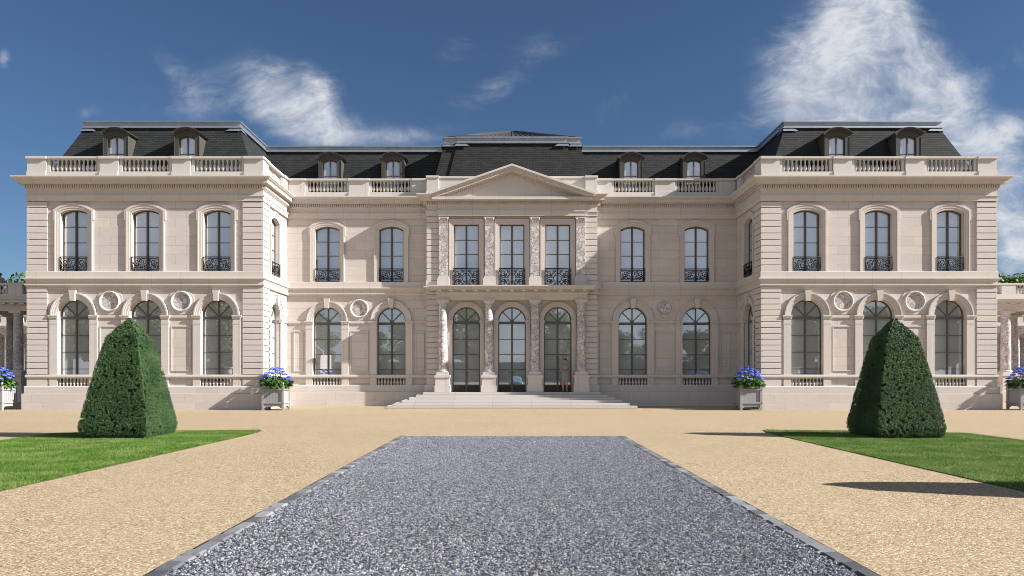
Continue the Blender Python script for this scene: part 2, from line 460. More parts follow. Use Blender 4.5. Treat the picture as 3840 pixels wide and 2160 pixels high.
# ------------------------------------------------------------------ the chateau
XW0, XW1 = 11.675, 22.75          # wing inner / outer wall
YW, YC, YP, YF = 35.0, 38.95, 38.38, 38.25
XP, XF = 4.39, 3.76
WP = -.08                          # main wall sheet behind the quoin face
WIN_W = [17.21-3.36, 17.21, 17.21+3.36]
WIN_C = [6.31, 9.65]
YSIDE = 37.03
chateau = root('chateau', (0, YC, 0), 'wide pale limestone chateau with two slate-roofed wings and central pediment', 'chateau')

UWO = dict(half=.64, z0=6.475, spring=9.20, rise=.18)
GWO = dict(half=.755, z0=1.10, spring=4.40, rise=.7549)
def uo(cx): return opening(cx, UWO['half'], UWO['z0'], UWO['spring'], UWO['rise'], 12)
def go(cx): return opening(cx, GWO['half'], GWO['z0'], GWO['spring'], GWO['rise'], 20)

def front_frame(Y, sg=1): return lambda u, w, z: (sg*u, Y-w, z)
def inner_frame(sg): return lambda u, w, z: (sg*(XW0-w), u, z)
def outer_frame(sg): return lambda u, w, z: (sg*(XW1+w), u, z)

def rect(a, b, z0, z1): return [(a, z0), (a, z1), (b, z1), (b, z0)]
def trim_between(mb, panels):
    for cx, hw in panels:      # raised moulding framing a panel, and the die panel below the rail
        for (za, zb) in ((1.80, 3.92),):
            d = .035
            for a, b, c, e in ((cx-hw, cx+hw, zb-d, zb), (cx-hw, cx+hw, za, za+d), (cx-hw, cx-hw+d, za+d, zb-d), (cx+hw-d, cx+hw, za+d, zb-d)):
                mb.box(a, b, WP, WP+.035, c, e)
def spandrel_fields(mb, u0, u1, wins, meds):
    """raised flat border under the string course"""
    mb.box(u0, u1, WP, WP+.045, 5.60, 5.77)

for sg, side in ((-1, 'left'), (1, 'right')):
    T = front_frame(YW, sg); mb = MB(T)
    mb.plate(rect(XW0, XW1, 0, 10.4), [uo(x) for x in WIN_W]+[go(x) for x in WIN_W], WP, .30)
    mb.T = inner_frame(sg)
    mb.plate(rect(YW, YC+.1, 0, 10.4), [uo(YSIDE), go(YSIDE)], WP, .30)
    mb.T = outer_frame(sg)
    mb.plate(rect(YW, 56, 0, 10.4), [], WP)
    mb.build('wall', M_WALL, chateau)
    T = front_frame(YC, sg); mb = MB(T)
    mb.plate(rect(XP-.4, XW0+.1, 0, 10.4), [uo(x) for x in WIN_C]+[go(x) for x in WIN_C], WP, .30)
    mb.build('wall', M_WALL, chateau)
    # trim: panels and impost strings
    mb = MB(front_frame(YW, sg))
    trim_between(mb, [(15.53, .475), (18.89, .475)])
    gaps = [(WIN_W[0]+1.17, WIN_W[1]-1.17), (WIN_W[1]+1.17, WIN_W[2]-1.17), (XW0+.95, WIN_W[0]-1.17), (WIN_W[2]+1.17, XW1-.95)]
    for a, b in gaps: mb.box(a, b, WP, WP+.06, 4.31, 4.43)
    mb.box(XW0+.95, XW1-.95, WP, WP+.04, 5.64, 5.77)
    mb.T = front_frame(YC, sg)
    trim_between(mb, [(7.98, .475), (11.15, .26), (4.82, .24)])
    for a, b in ((XP, WIN_C[0]-1.17), (WIN_C[0]+1.17, WIN_C[1]-1.17), (WIN_C[1]+1.17, XW0+.07)): mb.box(a, b, WP, WP+.06, 4.31, 4.43)
    mb.box(XP, XW0+.07, WP, WP+.04, 5.64, 5.77)
    mb.T = inner_frame(sg)
    for a, b in ((YW+1.0, YSIDE-1.17), (YSIDE+1.17, YC)):
        if b > a: mb.box(a, b, WP, WP+.06, 4.31, 4.43)
    trim_between(mb, [(38.55, .22)])
    mb.build('wall_moulding', M_TRIM, chateau)
    # quoins: wing front inner and outer corners, pavilion corner
    for (xa, xb, ya, yb) in ((XW0, XW0+.95, YW, YW+1.0), (XW1-.95, XW1, YW, YW+1.0), (XF-.02, XP, YP, YC-.02)):
        q = MB()
        def cq(z0, z1):
            c = .012
            A = sorted((sg*xa, sg*xb))
            x0, x1 = A
            P = []
            for (e, z) in ((c, z0), (0, z0+c), (0, z1-c), (c, z1)):
                P += [(x0+e, ya+e, z), (x1-e, ya+e, z), (x1-e, yb-e, z), (x0+e, yb-e, z)]
            F = [(0, 3, 2, 1), (12, 13, 14, 15)]
            for r in range(3):
                for i in range(4): F.append((r*4+i, r*4+(i+1) % 4, r*4+4+(i+1) % 4, r*4+4+i))
            q.add(P, F, raw=True)
        h = (9.765-6.475)/11
        for i in range(11): cq(6.475+i*h+.016, 6.475+(i+1)*h-.016)
        q.build('quoin', M_QUOIN, chateau); q = MB()
        h = (5.76-1.64)/15
        for i in range(15): cq(1.64+i*h+.015, 1.64+(i+1)*h-.015)
        cq(1.10, 1.46)
        q.build('quoin', M_QUOIN, chateau)

# pavilion wall
DOORS = [-2.355, 0, 2.355]
mb = MB(front_frame(YP))
PW = dict(half=.64, z0=6.14, z1=9.37)
mb.plate(rect(-XP, XP, 0, 11.0), [opening(x, .715, .747, 4.40, .7149, 20) for x in DOORS]+[rect(x-PW['half'], x+PW['half'], PW['z0'], PW['z1']) for x in DOORS], -.05, .30)
for sg in (-1, 1):
    mb.T = lambda u, w, z, sg=sg: (sg*(XP+w), u, z)
    mb.plate(rect(YP, YC+.1, 0, 10.4), [], -.05)
mb.build('wall', M_WALL, chateau)

mb = MB()
mb.add([(-XW1, 56, 0), (XW1, 56, 0), (XW1, 56, 11.2), (-XW1, 56, 11.2)], [(0, 1, 2, 3)], raw=True)
mb.build('rear_wall', M_WALL, chateau)
# swept courses
def mirror(path): return path+[(-x, y) for x, y in reversed(path)]
HALF = [(-XW1, 56), (-XW1, YW), (-XW0, YW), (-XW0, YC), (-XP, YC), (-XP, YP), (-XF, YP)]
FULL = mirror(HALF+[(-XF, YF)])
HALFR = [(-x, y) for x, y in reversed(HALF)]
ENT = [(-.1, 9.77), (.03, 9.77), (.03, 9.87), (.04, 9.88), (.04, 9.96), (.075, 9.985), (.075, 10.035), (.0, 10.05), (.0, 10.28), (.035, 10.31), (.045, 10.345), (.045, 10.505), (.15, 10.515), (.17, 10.56), (.31, 10.565), (.32, 10.55), (.32, 10.68)]
SIMA = [(.30, 10.68), (.335, 10.68), (.335, 10.70), (.36, 10.715), (.40, 10.735), (.44, 10.775), (.475, 10.80), (.475, 10.85), (-.12, 10.86)]
mb = MB()
mb.sweep(FULL, ENT+[(-.1, 10.69)])
for H in (HALF+[(-XF+.12, YP)], [(XF-.12, YP)]+HALFR): mb.sweep(H, SIMA)
for i in range(len(FULL)-1):           # dentils
    (xa, ya), (xb, yb) = FULL[i], FULL[i+1]
    L = math.hypot(xb-xa, yb-ya)
    if L < .2 or max(ya, yb) > 50: continue
    ddx, ddy = (xb-xa)/L, (yb-ya)/L; nx, ny = ddy, -ddx
    k = max(1, int((L+.12)/.108)); off = -.06
    for j in range(k):
        s0 = off+(j+.2)*(L+.12)/k; s1 = s0+.060
        P = []
        for z in (10.36, 10.498):
            for p in (.04, .145):
                for s_ in (s0, s1): P.append((xa+ddx*s_+nx*p, ya+ddy*s_+ny*p, z))
        mb.add(P, [(0,1,3,2), (4,6,7,5), (0,4,5,1), (2,3,7,6), (0,2,6,4), (1,5,7,3)], raw=True)
mb.build('cornice', M_TRIM, chateau)

mb = MB()
STR = [(-.1, 5.755), (.03, 5.76), (.045, 5.79), (.075, 5.83), (.075, 5.865), (.025, 5.88), (.025, 6.02), (.05, 6.04), (.08, 6.08), (.14, 6.115), (.14, 6.165), (.05, 6.18), (.035, 6.18), (.035, 6.455), (.02, 6.472), (-.1, 6.473)]
for H in (HALF+[(-XF+.1, YP)], [(XF-.1, YP)]+HALFR): mb.sweep(H, STR)
mb.build('string_course', M_TRIM, chateau)
mb = MB()
PLI = [(-.2, 0), (.15, 0), (.15, .725), (.135, .745), (.08, .748), (.08, 1.07), (.05, 1.10), (-.35, 1.105)]
for H in (HALF+[(-XF+.2, YP)], [(XF-.2, YP)]+HALFR): mb.sweep(H, PLI)
mb.build('plinth', M_WALL, chateau)
mb = MB()
RAIL = [(-.2, 1.455), (.015, 1.46), (.02, 1.49), (.055, 1.52), (.055, 1.60), (.03, 1.63), (-.3, 1.634)]
for H in (HALF+[(-XF+.2, YP)], [(XF-.2, YP)]+HALFR): mb.sweep(H, RAIL)
mb.build('sill_rail', M_TRIM, chateau)

# ---- windows (built once, copied)
def spiral(cx, cz, r0, r1, a0, turns, n=18, w=0.0):
    return [(cx+(r0+(r1-r0)*i/n)*math.cos(a0+turns*2*PI*i/n), -w, cz+(r0+(r1-r0)*i/n)*math.sin(a0+turns*2*PI*i/n)) for i in range(n+1)]
def upper_railing(parent):
    mb = MB(lambda a, b, c: (a, b, c)); w = -.02; r = .013
    def ln(*p, r=r): mb.tube([(x, -w, z) for x, z in p], r*1.3, 5)
    z0, z1, h = 6.58, 7.15, .625
    ln((-h, z1), (h, z1), r=.02); ln((-h, z0), (h, z0), r=.016); ln((-h, z0), (-h, z1)); ln((h, z0), (h, z1))
    ln((-h+.06, z0+.06), (h-.06, z0+.06), r=.009); ln((-h+.06, z1-.06), (h-.06, z1-.06), r=.009); ln((-h+.06, z0+.06), (-h+.06, z1-.06), r=.009); ln((h-.06, z0+.06), (h-.06, z1-.06), r=.009)
    for s in (-1, 1):
        ln((s*h, z0), (s*(h-.06), z0+.06), r=.008); ln((s*h, z1), (s*(h-.06), z1-.06), r=.008)
        for (cx, cz, rr, a0, tr) in ((.40, 6.90, .15, 0, -1.4), (.24, 6.76, .12, PI, 1.3), (.46, 6.72, .075, PI/2, 1.3), (.19, 6.98, .085, -PI/2, 1.3)):
            P = spiral(cx, cz, rr, rr*.22, a0, tr, 20, w)
            mb.tube([(s*x, y, z) for x, y, z in P], .017, 5)
    mb.tube([(.085*math.cos(a), -w, 6.88+.14*math.sin(a)) for a in [2*PI*i/16 for i in range(17)]], .014, 5)
    mb.tube([(.045*math.cos(a), -w, 6.66+.05*math.sin(a)) for a in [2*PI*i/10 for i in range(11)]], .012, 5)
    return mb.build('railing', M_IRON, parent, local=True)

def make_upper_window():
    half, z0, spring, rise = .64, 6.475, 9.20, .18
    mb = MB(); wf, wb = -.26, -.33
    o = opening(0, half, z0, spring, rise, 12)
    mb.band(o, opening_off(0, half, z0, spring, rise, -.06, 12), wb, wf)
    mb.box(-.046, .046, wb, wf+.01, z0, spring+rise-.03)
    mb.box(-.022, .022, wf+.01, wf+.035, z0, spring+rise-.05)
    for s in (-1, 1):
        mb.box(*sorted((s*.046, s*.58)), wb, wf-.005, z0, z0+.06)
        for zz in (7.86, 8.60): mb.box(*sorted((s*.046, s*.58)), wb+.01, wf-.01, zz-.014, zz+.014)
    fr = MB.build(mb, 'window', M_FRAME)
    p = MB(); p.prism(opening(0, half-.03, z0+.01, spring, rise-.01, 12), -.315, -.30); p.build('pane', M_GLASS, fr, local=True)
    s = MB()
    s.band(o, opening_off(0, half, z0, spring, rise, .09, 12), WP-.02, -.035)
    s.band(opening_off(0, half, z0, spring, rise, .09, 12), opening_off(0, half, z0, spring, rise, .20, 12), WP-.02, -.012)
    s.band(opening_off(0, half, z0, spring, rise, .20, 12), opening_off(0, half, z0, spring, rise, .255, 12), WP-.02, .012)
    A = arc(0, half, spring, rise, 12, .255); B = arc(0, half, spring, rise, 12, .315)
    s.band([(A[0][0], 8.88)]+A+[(A[-1][0], 8.88)], [(B[0][0], 8.88)]+B+[(B[-1][0], 8.88)], WP-.02, .006)
    s.box(-.9, .9, WP-.02, .012, z0-.0, z0+.035) if False else None
    s.build('surround', M_TRIM, fr, local=True)
    upper_railing(fr)
    return fr

BAL = [(.060, 0), (.060, .045), (.040, .055), (.046, .085), (.078, .14), (.088, .20), (.078, .265), (.045, .36), (.034, .43), (.033, .47), (.050, .485), (.050, .505), (.038, .52), (.058, .545), (.058, .59)]
def bal_prof(h, r=1.0): return [(a*r, z*h/.59) for a, z in BAL]
WINDOW_BALS = []
def archivolt(s, half, spring, ro, n=20):
    A = lambda o: arc(0, half, spring, half-.0001, n, o)
    s.band(A(0), A(.07), WP-.02, -.03)
    s.band(A(.07), A(.18), WP-.02, -.005)
    s.band(A(.18), A(.255), WP-.02, .02)
    s.band(A(.255), A(ro-half), WP-.02, .055)
def keystone(s, half, spring):
    z0 = spring+half-.06; z1 = 5.60
    s.add([(-.10, WP, z0), (.10, WP, z0), (.155, WP, z1), (-.155, WP, z1), (-.10, .10, z0), (.10, .10, z0), (.155, .125, z1), (-.155, .125, z1)],
          [(4, 5, 6, 7), (0, 4, 7, 3), (1, 2, 6, 5), (3, 7, 6, 2), (0, 1, 5, 4)])
def fan(mb, half, spring, wf, wb):
    mb.box(-half, half, wb, wf+.02, spring-.155, spring-.025)
    for a in (PI/4, PI/2, 3*PI/4):
        r0, r1 = .0, half-.02; t_ = .024 if a != PI/2 else .032
        c, s_ = math.cos(a), math.sin(a)
        poly = [(r0*c-t_*s_, spring-.02+r0*s_+t_*c), (r0*c+t_*s_, spring-.02+r0*s_-t_*c), (r1*c+t_*s_, spring-.02+r1*s_-t_*c), (r1*c-t_*s_, spring-.02+r1*s_+t_*c)]
        mb.prism(poly, wb+.012*abs(c), wf-.003-.004*a)
    mb.prism([(.10*math.cos(a), spring-.025+.10*math.sin(a)) for a in [PI*i/8 for i in range(9)]], wb, wf+.012)

def make_ground_window():
    half, z0, spring = .755, 1.10, 4.40
    mb = MB(); wf, wb = -.28, -.35
    o = opening(0, half, z0, spring, half-.0001, 20)
    mb.band(o, opening_off(0, half, z0, spring, half-.0001, -.055, 20), wb, wf)
    fan(mb, half, spring, wf, wb)
    mb.box(-.046, .046, wb, wf+.008, z0, spring-.156); mb.box(-.02, .02, wf+.008, wf+.03, z0, spring-.156)
    for s in (-1, 1):
        for zz in (1.90, 2.69, 3.48): mb.box(*sorted((s*.046, s*.70)), wb+.01, wf-.01, zz-.013, zz+.013)
    fr = mb.build('window', M_FRAME)
    p = MB(); p.prism(opening(0, half-.03, z0+.01, spring, half-.03, 20), -.335, -.32); p.build('pane', M_GLASS, fr, local=True)
    s = MB()
    for sg in (-1, 1):
        a, b = .755, 1.115
        s.box(*sorted((sg*a, sg*b)), WP-.02, .0, 1.634, 4.25)
        s.box(*sorted((sg*a, sg*b)), WP-.02, .0, 1.10, 1.458)
        for (z_0, z_1, e) in ((4.02, 4.05, .012), (4.25, 4.30, .02), (4.30, 4.36, .04), (4.36, 4.43, .06)):
            s.box(*sorted((sg*(a-min(e, .03)), sg*(b+e))), WP-.02-.002*e, e, z_0, z_1)
    archivolt(s, half, spring+.03, 1.07); keystone(s, half, spring)
    s.build('surround', M_TRIM, fr, local=True)
    return fr

def make_door():
    half, z0, spring = .715, .747, 4.40
    mb = MB(); wf, wb = -.22, -.29
    o = opening(0, half, z0, spring, half-.0001, 20)
    mb.band(o, opening_off(0, half, z0, spring, half-.0001, -.055, 20), wb, wf)
    fan(mb, half, spring, wf, wb)
    mb.box(-.046, .046, wb, wf+.008, z0, spring-.156)
    for s in (-1, 1):
        for zz in (1.90, 2.68, 3.46): mb.box(*sorted((s*.046, s*.66)), wb+.01, wf-.01, zz-.014, zz+.014)
        mb.box(*sorted((s*.046, s*.66)), wb, wf-.006, 1.08, 1.12)
    fr = mb.build('door', M_FRAME)
    p = MB(); p.prism(opening(0, half-.03, 1.08, spring, half-.03, 20), -.275, -.26); p.build('pane', M_GLASS, fr, local=True)
    p = MB()
    for s in (-1, 1):
        p.box(*sorted((s*.055, s*.665)), wb+.005, wf-.012, z0-.002, 1.085)
        for (a, b, c, e) in ((.15, .57, .82, .84), (.15, .57, 1.0, 1.02)): p.box(*sorted((s*a, s*b)), wf-.012, wf-.002, c, e)
    p.build('kick_panel', M_DOORPANEL, fr, local=True)
    h = MB(); 
    for s in (-1, 1): h.tube([(s*.09, .19, 1.75), (s*.09, .17, 1.75), (s*.17, .17, 1.75)], .012, 6)
    h.build('handle', M_IRON, fr, local=True)
    s = MB()
    A = lambda o: arc(0, half, spring+.03, half-.0001, 20, o)
    s.band(A(0), A(.08), -.07, -.02); s.band(A(.08), A(.18), -.07, .0); s.band(A(.18), A(.245), -.07, .03)
    for sg in (-1, 1):
        s.box(*sorted((sg*.715, sg*.93)), -.07, .02, .749, 4.25)
        for (z_0, z_1, e) in ((4.25, 4.30, .02), (4.30, 4.36, .04), (4.36, 4.43, .06)):
            s.box(*sorted((sg*(.715-min(e, .03)), sg*(.93+e*.3))), -.07, .02+e, z_0, z_1)
    s.build('surround', M_TRIM, fr, local=True)
    return fr

def make_pavilion_window():
    half, z0, z1 = .64, 6.14, 9.37
    mb = MB(); wf, wb = -.20, -.27
    R = lambda o: [(-half-o, z0), (-half-o, z1+o), (half+o, z1+o), (half+o, z0)]
    mb.band(R(0), R(-.055), wb, wf)
    mb.box(-.046, .046, wb, wf+.008, z0, z1-.055)
    for s in (-1, 1):
        for zz in (7.12, 7.85, 8.58): mb.box(*sorted((s*.046, s*.586)), wb+.01, wf-.01, zz-.014, zz+.014)
    fr = mb.build('window', M_FRAME)
    p = MB(); p.prism([(-half+.03, z0+.01), (-half+.03, z1-.03), (half-.03, z1-.03), (half-.03, z0+.01)], -.255, -.24); p.build('pane', M_GLASS, fr, local=True)
    s = MB()
    s.band(R(0), R(.09), -.07, -.02); s.band(R(.09), R(.18), -.07, .005); s.band(R(.18), R(.255), -.07, .035)
    s.build('surround', M_TRIM, fr, local=True)
    mb = MB(lambda a, b, c: (a, b, c)); w = .06
    def ln(*p, r=.014): mb.tube([(x, -w, z) for x, z in p], r, 5)
    za, zb, h = 6.16, 7.09, .665
    ln((-h, zb), (h, zb), r=.024); ln((-h, za+.03), (h, za+.03), r=.02); ln((-h, za), (-h, zb), r=.018); ln((h, za), (h, zb), r=.018)
    ln((-h, zb-.07), (h, zb-.07), r=.008)
    cz = 6.61
    mb.tube([(.215*math.cos(a), -w, cz+.215*math.sin(a)) for a in [2*PI*i/24 for i in range(25)]], .02, 5)
    ln((-h, cz), (-.22, cz), r=.012); ln((h, cz), (.22, cz), r=.012); ln((0, cz+.22), (0, zb)); ln((0, za), (0, cz-.22))
    for s in (-1, 1):
        for q in (-1, 1):
            for (cx, dz_, rr, a0, tr) in ((.44, .24, .16, PI, 1.4), (.17, .33, .085, 0, 1.3), (.56, .10, .08, PI/2, -1.3), (.58, .36, .07, -PI/2, 1.2), (.33, .12, .09, PI, -1.2)):
                P = spiral(cx, 0, rr, rr*.22, a0, tr, 18, w)
                mb.tube([(s*x, y, cz+q*(dz_+z)) for x, y, z in P], .019, 5)
    mb.build('railing', M_IRON, fr, local=True)
    return fr

def place_copies(proto, places):
    for i, (x, y, rz) in enumerate(places):
        o = proto if i == 0 else copy_tree(proto)
        o.location = (x, y, 0); o.rotation_euler = (0, 0, rz)
        o.parent = None; attach_root(o)
def attach_root(o):
    o.parent = chateau; o.matrix_parent_inverse = Matrix.Translation((0, -YC, 0))
BAYS = [(s*x, YW, 0) for s in (-1, 1) for x in WIN_W]+[(s*x, YC, 0) for s in (-1, 1) for x in WIN_C]+[(-XW0, YSIDE, PI/2), (XW0, YSIDE, -PI/2)]
place_copies(make_upper_window(), BAYS)
place_copies(make_ground_window(), BAYS)
place_copies(make_door(), [(x, YP, 0) for x in DOORS])
place_copies(make_pavilion_window(), [(x, YP, 0) for x in DOORS])

# ---- medallions
def make_medallion():
    mb = MB(lambda a, b, c: (a, b, c))
    def rng(prof, n=36):
        P = []; F = []; k = len(prof)
        for i in range(n):
            a = 2*PI*i/n
            for r, w in prof: P.append((r*math.cos(a), -w, r*math.sin(a)))
        for i in range(n):
            j = (i+1) % n
            for q in range(k-1): F.append((i*k+q, j*k+q, j*k+q+1, i*k+q+1))
        mb.add(P, F, True)
    rng([(.385, -.07), (.395, -.02), (.42, .02), (.455, .03), (.48, .01), (.495, -.04), (.52, -.05), (.52, -.08)])
    rng([(.52, -.055), (.62, -.055), (.62, -.085)])
    o = mb.build('medallion', M_TRIM)
    d = MB(); d.prism([(.39*math.cos(2*PI*i/32), .39*math.sin(2*PI*i/32)) for i in range(32)], -.085, -.06)
    d.build('marble_disc', M_MARBLE, o, local=True)
    return o
md = make_medallion()
for i, (x, y) in enumerate([(s*x, YW) for s in (-1, 1) for x in (15.53, 18.89)]+[(s*7.98, YC) for s in (-1, 1)]):
    o = md if i == 0 else copy_tree(md)
    o.location = (x, y, 5.08); attach_root(o)

# ---- portico order
COLX = [-3.52, -1.17, 1.17, 3.52]
def make_column():
    y = 38.12-YP
    b = MB(ID)
    yc = -y      # outward distance of the axis
    for (h, z0, z1) in ((.40, .752, 1.07), (.385, 1.07, 1.10), (.36, 1.10, 1.46), (.375, 1.46, 1.49), (.405, 1.49, 1.60), (.37, 1.60, 1.63), (.315, 1.63, 1.77)):
        b.box(-h, h, -.04, yc+h*.9, z0, z1)
    o = b.build('column', M_TRIM)
    c = MB(ID); c.lathe([(.29, 0), (.305, .03), (.29, .06), (.255, .075), (.245, .095), (.265, .11), (.262, .135), (.235, .15)], (0, y, 1.77), 24); c.build('column_base', M_TRIM, o, local=True)
    c = MB(ID); c.lathe([(.235, 0), (.232, 1.0), (.222, 2.0), (.202, 3.24)], (0, y, 1.92), 28); c.build('shaft', M_MARBLE, o, local=True)
    c = MB(ID); c.lathe([(.205, 0), (.222, .012), (.222, .03), (.205, .042), (.205, .09), (.222, .10), (.262, .14), (.28, .17)], (0, y, 5.16), 24)
    c.box(-.30, .30, -.04, yc+.30, 5.33, 5.44); c.build('capital', M_TRIM, o, local=True)
    return o
def make_pilaster():
    b = MB(ID)
    for (h, w, z0, z1) in ((.31, .16, 6.15, 6.56), (.29, .15, 6.56, 6.60), (.275, .145, 6.60, 6.64), (.25, .12, 6.64, 6.69)): b.box(-h, h, -.06, w, z0, z1)
    o = b.build('pilaster', M_TRIM)
    s = MB(ID); s.box(-.225, .225, -.06, .09, 6.69, 9.33); s.build('shaft', M_MARBLE, o, local=True)
    c = MB(ID); c.box(-.235, .235, -.06, .105, 9.33, 9.37)
    # leafed capital: bell, leaves, scrolls, abacus
    c.add([(-.215, .09, 9.37), (.215, .09, 9.37), (.245, .13, 9.67), (-.245, .13, 9.67), (-.215, -.06, 9.37), (.215, -.06, 9.37), (.245, -.06, 9.67), (-.245, -.06, 9.67)], [(0, 1, 2, 3), (0, 3, 7, 4), (1, 5, 6, 2)])
    for row, (zb, zt, k, pr) in enumerate(((9.37, 9.50, 5, .135), (9.42, 9.60, 4, .15))):
        for i in range(k):
            x = -.19+.38*i/(k-1); hw = .038
            c.add([(x-hw, .095, zb), (x+hw, .095, zb), (x+hw*1.1, pr-.012, zt-.03), (x, pr+.02, zt), (x-hw*1.1, pr-.012, zt-.03)], [(0, 1, 2, 3, 4)])
    for s_ in (-1, 1): c.tube([(s_*.21, .15-.0, 9.62), (s_*.21, .06, 9.62)], .05, 10)
    c.box(-.275, .275, -.06, .16, 9.67, 9.72)
    c.build('capital', M_TRIM, o, local=True)
    return o
for proto in (make_column(), make_pilaster()):
    for i, x in enumerate(COLX):
        o = proto if i == 0 else copy_tree(proto); o.location = (x, YP, 0); attach_root(o)

# portico entablature / balcony
mb = MB()
PATH = [(-3.80, YP+.1), (-3.80, 37.92), (3.80, 37.92), (3.80, YP+.1)]
mb.sweep(PATH, [(-.5, 5.442), (0, 5.442), (0, 5.56), (.015, 5.565), (.015, 5.70), (.04, 5.73), (.06, 5.76), (.06, 5.80), (.12, 5.81), (.12, 5.84)])
mb.sweep(PATH, [(-.2, 5.84), (.10, 5.84), (.10, 5.93), (.36, 5.935), (.36, 6.03), (.39, 6.06), (.42, 6.09), (.42, 6.145), (-.6, 6.15)])
for i in range(13):
    x = -3.66+i*.61
    mb.add([(a, 37.92-w, z) for a in (x-.10, x+.10) for (w, z) in ((.08, 5.845), (.30, 5.845), (.34, 5.875), (.34, 5.932), (.08, 5.932))],
           [(0, 1, 2, 3, 4), (5, 9, 8, 7, 6), (0, 5, 6, 1), (1, 6, 7, 2), (2, 7, 8, 3)], raw=True)
mb.add([(-3.8, 37.93, 5.443), (3.8, 37.93, 5.443), (3.8, 38.42, 5.443), (-3.8, 38.42, 5.443)], [(0, 1, 2, 3)], raw=True)
mb.build('balcony', M_TRIM, chateau)

# ---- pediment
mb = MB(front_frame(YF))
zb = 10.69; ax, az = 4.20, 12.20
def rake(off0, off1, w0, w1, zoff=0):
    # raking member between two lines parallel to the slope; offsets measured vertically below the outer line
    P = []
    for (x, z) in ((-ax, 10.86), (0, az+.12), (ax, 10.86)):
        P.append((x, z))
    up = [(x, z-off0) for x, z in P]; lo = [(x, z-off1) for x, z in P]
    def clip(L):
        (x0, z0), (x1, z1), (x2, z2) = L
        m_ = (z1-z0)/(x1-x0)
        if z0 < zb: x0 += (zb-z0)/m_; z0 = zb; x2 = -x0; z2 = z0
        return [(x0, z0), (x1, z1), (x2, z2)]
    up, lo = clip(up), clip(lo)
    poly = up+lo[::-1]
    # two quads extruded
    for a in (0, 1):
        q = [up[a], up[a+1], lo[a+1], lo[a]]
        if q[0] == q[3]: q = q[:3]
        mb.prism(q, w0, w1)
rake(.0, .10, -.35, .475); rake(.10, .17, -.35, .40); rake(.17, .30, -.35, .32); rake(.30, .36, -.35, .17); rake(.36, .44, -.35, .07); rake(.44, .52, -.35, .03)
m_ = (az+.12-10.86)/ax
for s in (-1, 1):
    k = 30
    for i in range(k):
        x = .06+i*(3.1)/k
        zt = az+.12-.365-m_*x
        if zt-.10 < zb+.02: continue
        mb.add([(s*(x+a), w, zt-m_*a-h) for a in (0, .066) for w in (.03, .125) for h in (0, .085)], [(0, 1, 3, 2), (4, 6, 7, 5), (0, 4, 5, 1), (2, 3, 7, 6), (0, 2, 6, 4), (1, 5, 7, 3)])
mb.prism([(-3.3, zb-.02), (0, az-.36), (3.3, zb-.02)], -.35, -.02)
mb.box(-XF, XF, -.30, .30, 10.66, zb+.004)
mb.build('pediment', M_TRIM, chateau)

# ---- parapets
BALS = []     # (priority, parent, frame-location)
par = MB()
PARH = [(-XW1, 56), (-XW1, YW), (-XW0, YW), (-XW0, YC), (-XP, YC)]
for H in (PARH, [(-x, y) for x, y in reversed(PARH)]):
    par.sweep(H, [(-.40, 10.85), (-.015, 10.85), (-.015, 11.16), (-.40, 11.16)], closed=True)
    par.sweep(H, [(-.42, 11.765), (.0, 11.765), (.015, 11.79), (.015, 11.865), (-.42, 11.865)], closed=True)
def ped(T, a, b, dw=0.0):
    par.T = T
    par.box(a, b, -.38, -.03+dw, 11.16, 11.765)
    par.box(a-.0, b+.0, -.3, .03+dw, 10.852, 11.17)
    par.box(a-.03, b+.03, -.3, .055+dw, 11.757, 11.872)
def bay(T, rz, a, b, prio, n):
    par.T = T
    mbb = MB(T)
    mbb.box(a+.01, b-.01, -.345, -.105, 11.155, 11.168)
    o = mbb.build('balustrade', M_PAR, chateau)
    for c0, c1 in ((a, a+.13), (b-.13, b)):
        mbb = MB(T); mbb.box(c0, c1, -.36, -.10, 11.158, 11.767); mbb.build('end_pier', M_PAR, o)
    for i in range(n):
        u = a+.13+(b-a-.26)*(i+.5)/n
        BALS.append((prio, o, T(u, -.22, 11.16)))
for sg in (-1, 1):
    T = front_frame(YW, sg)
    W = XW0
    edges = [0, .91, 3.385, 4.30, 6.775, 7.69, 10.165, 11.075]
    for i in range(0, 8, 2): ped(T, W+edges[i]+(.02 if i else 0), W+edges[i+1]-(.02 if i < 6 else 0))
    for i in range(1, 7, 2): bay(T, 0, W+edges[i], W+edges[i+1], 0, 11)
    T = front_frame(YC, sg)
    for a, b in ((XP+.0, 5.2), (7.47, 8.52), (10.80, XW0+.0)): ped(T, a, b)
    for a, b in ((5.2, 7.47), (8.52, 10.80)): bay(T, 0, a, b, 1, 11)
    T = inner_frame(sg)
    ped(T, YW+.06, YW+.95); ped(T, 38.25, YC-.02)
    bay(T, 0, YW+.95, 38.25, 2, 11)
    T = outer_frame(sg)
    ped(T, YW+.06, 50)
    # pavilion corner block
    par.T = front_frame(YP, sg); par.box(XF+.02, XP, -1.0, -.02, 10.855, 11.76); par.box(XF-.01, XP+.035, -1.0, .03, 11.762, 11.87); par.box(XF, XP+.03, -1.0, .03, 10.85, 11.05)
par.T = front_frame(YP+.12); par.box(-XF-.02, XF+.02, -.6, -.02, 10.70, 11.755); par.box(-XF-.0, XF+.0, -.62, .02, 11.756, 11.868)
par.build('parapet', M_PAR, chateau)
bmB = MB(); bmB.lathe(bal_prof(.605), (0, 0, 0), 10); BME = bmB.mesh('baluster', M_PAR)
BALS.sort(key=lambda q: q[0])
rest = MB()
for i, (p, par_o, loc) in enumerate(BALS):
    if i < 100:
        o = bpy.data.objects.new('baluster', BME); COL.objects.link(o); o.location = loc; attach(o, par_o)
    else: rest.lathe(bal_prof(.605), loc, 10)
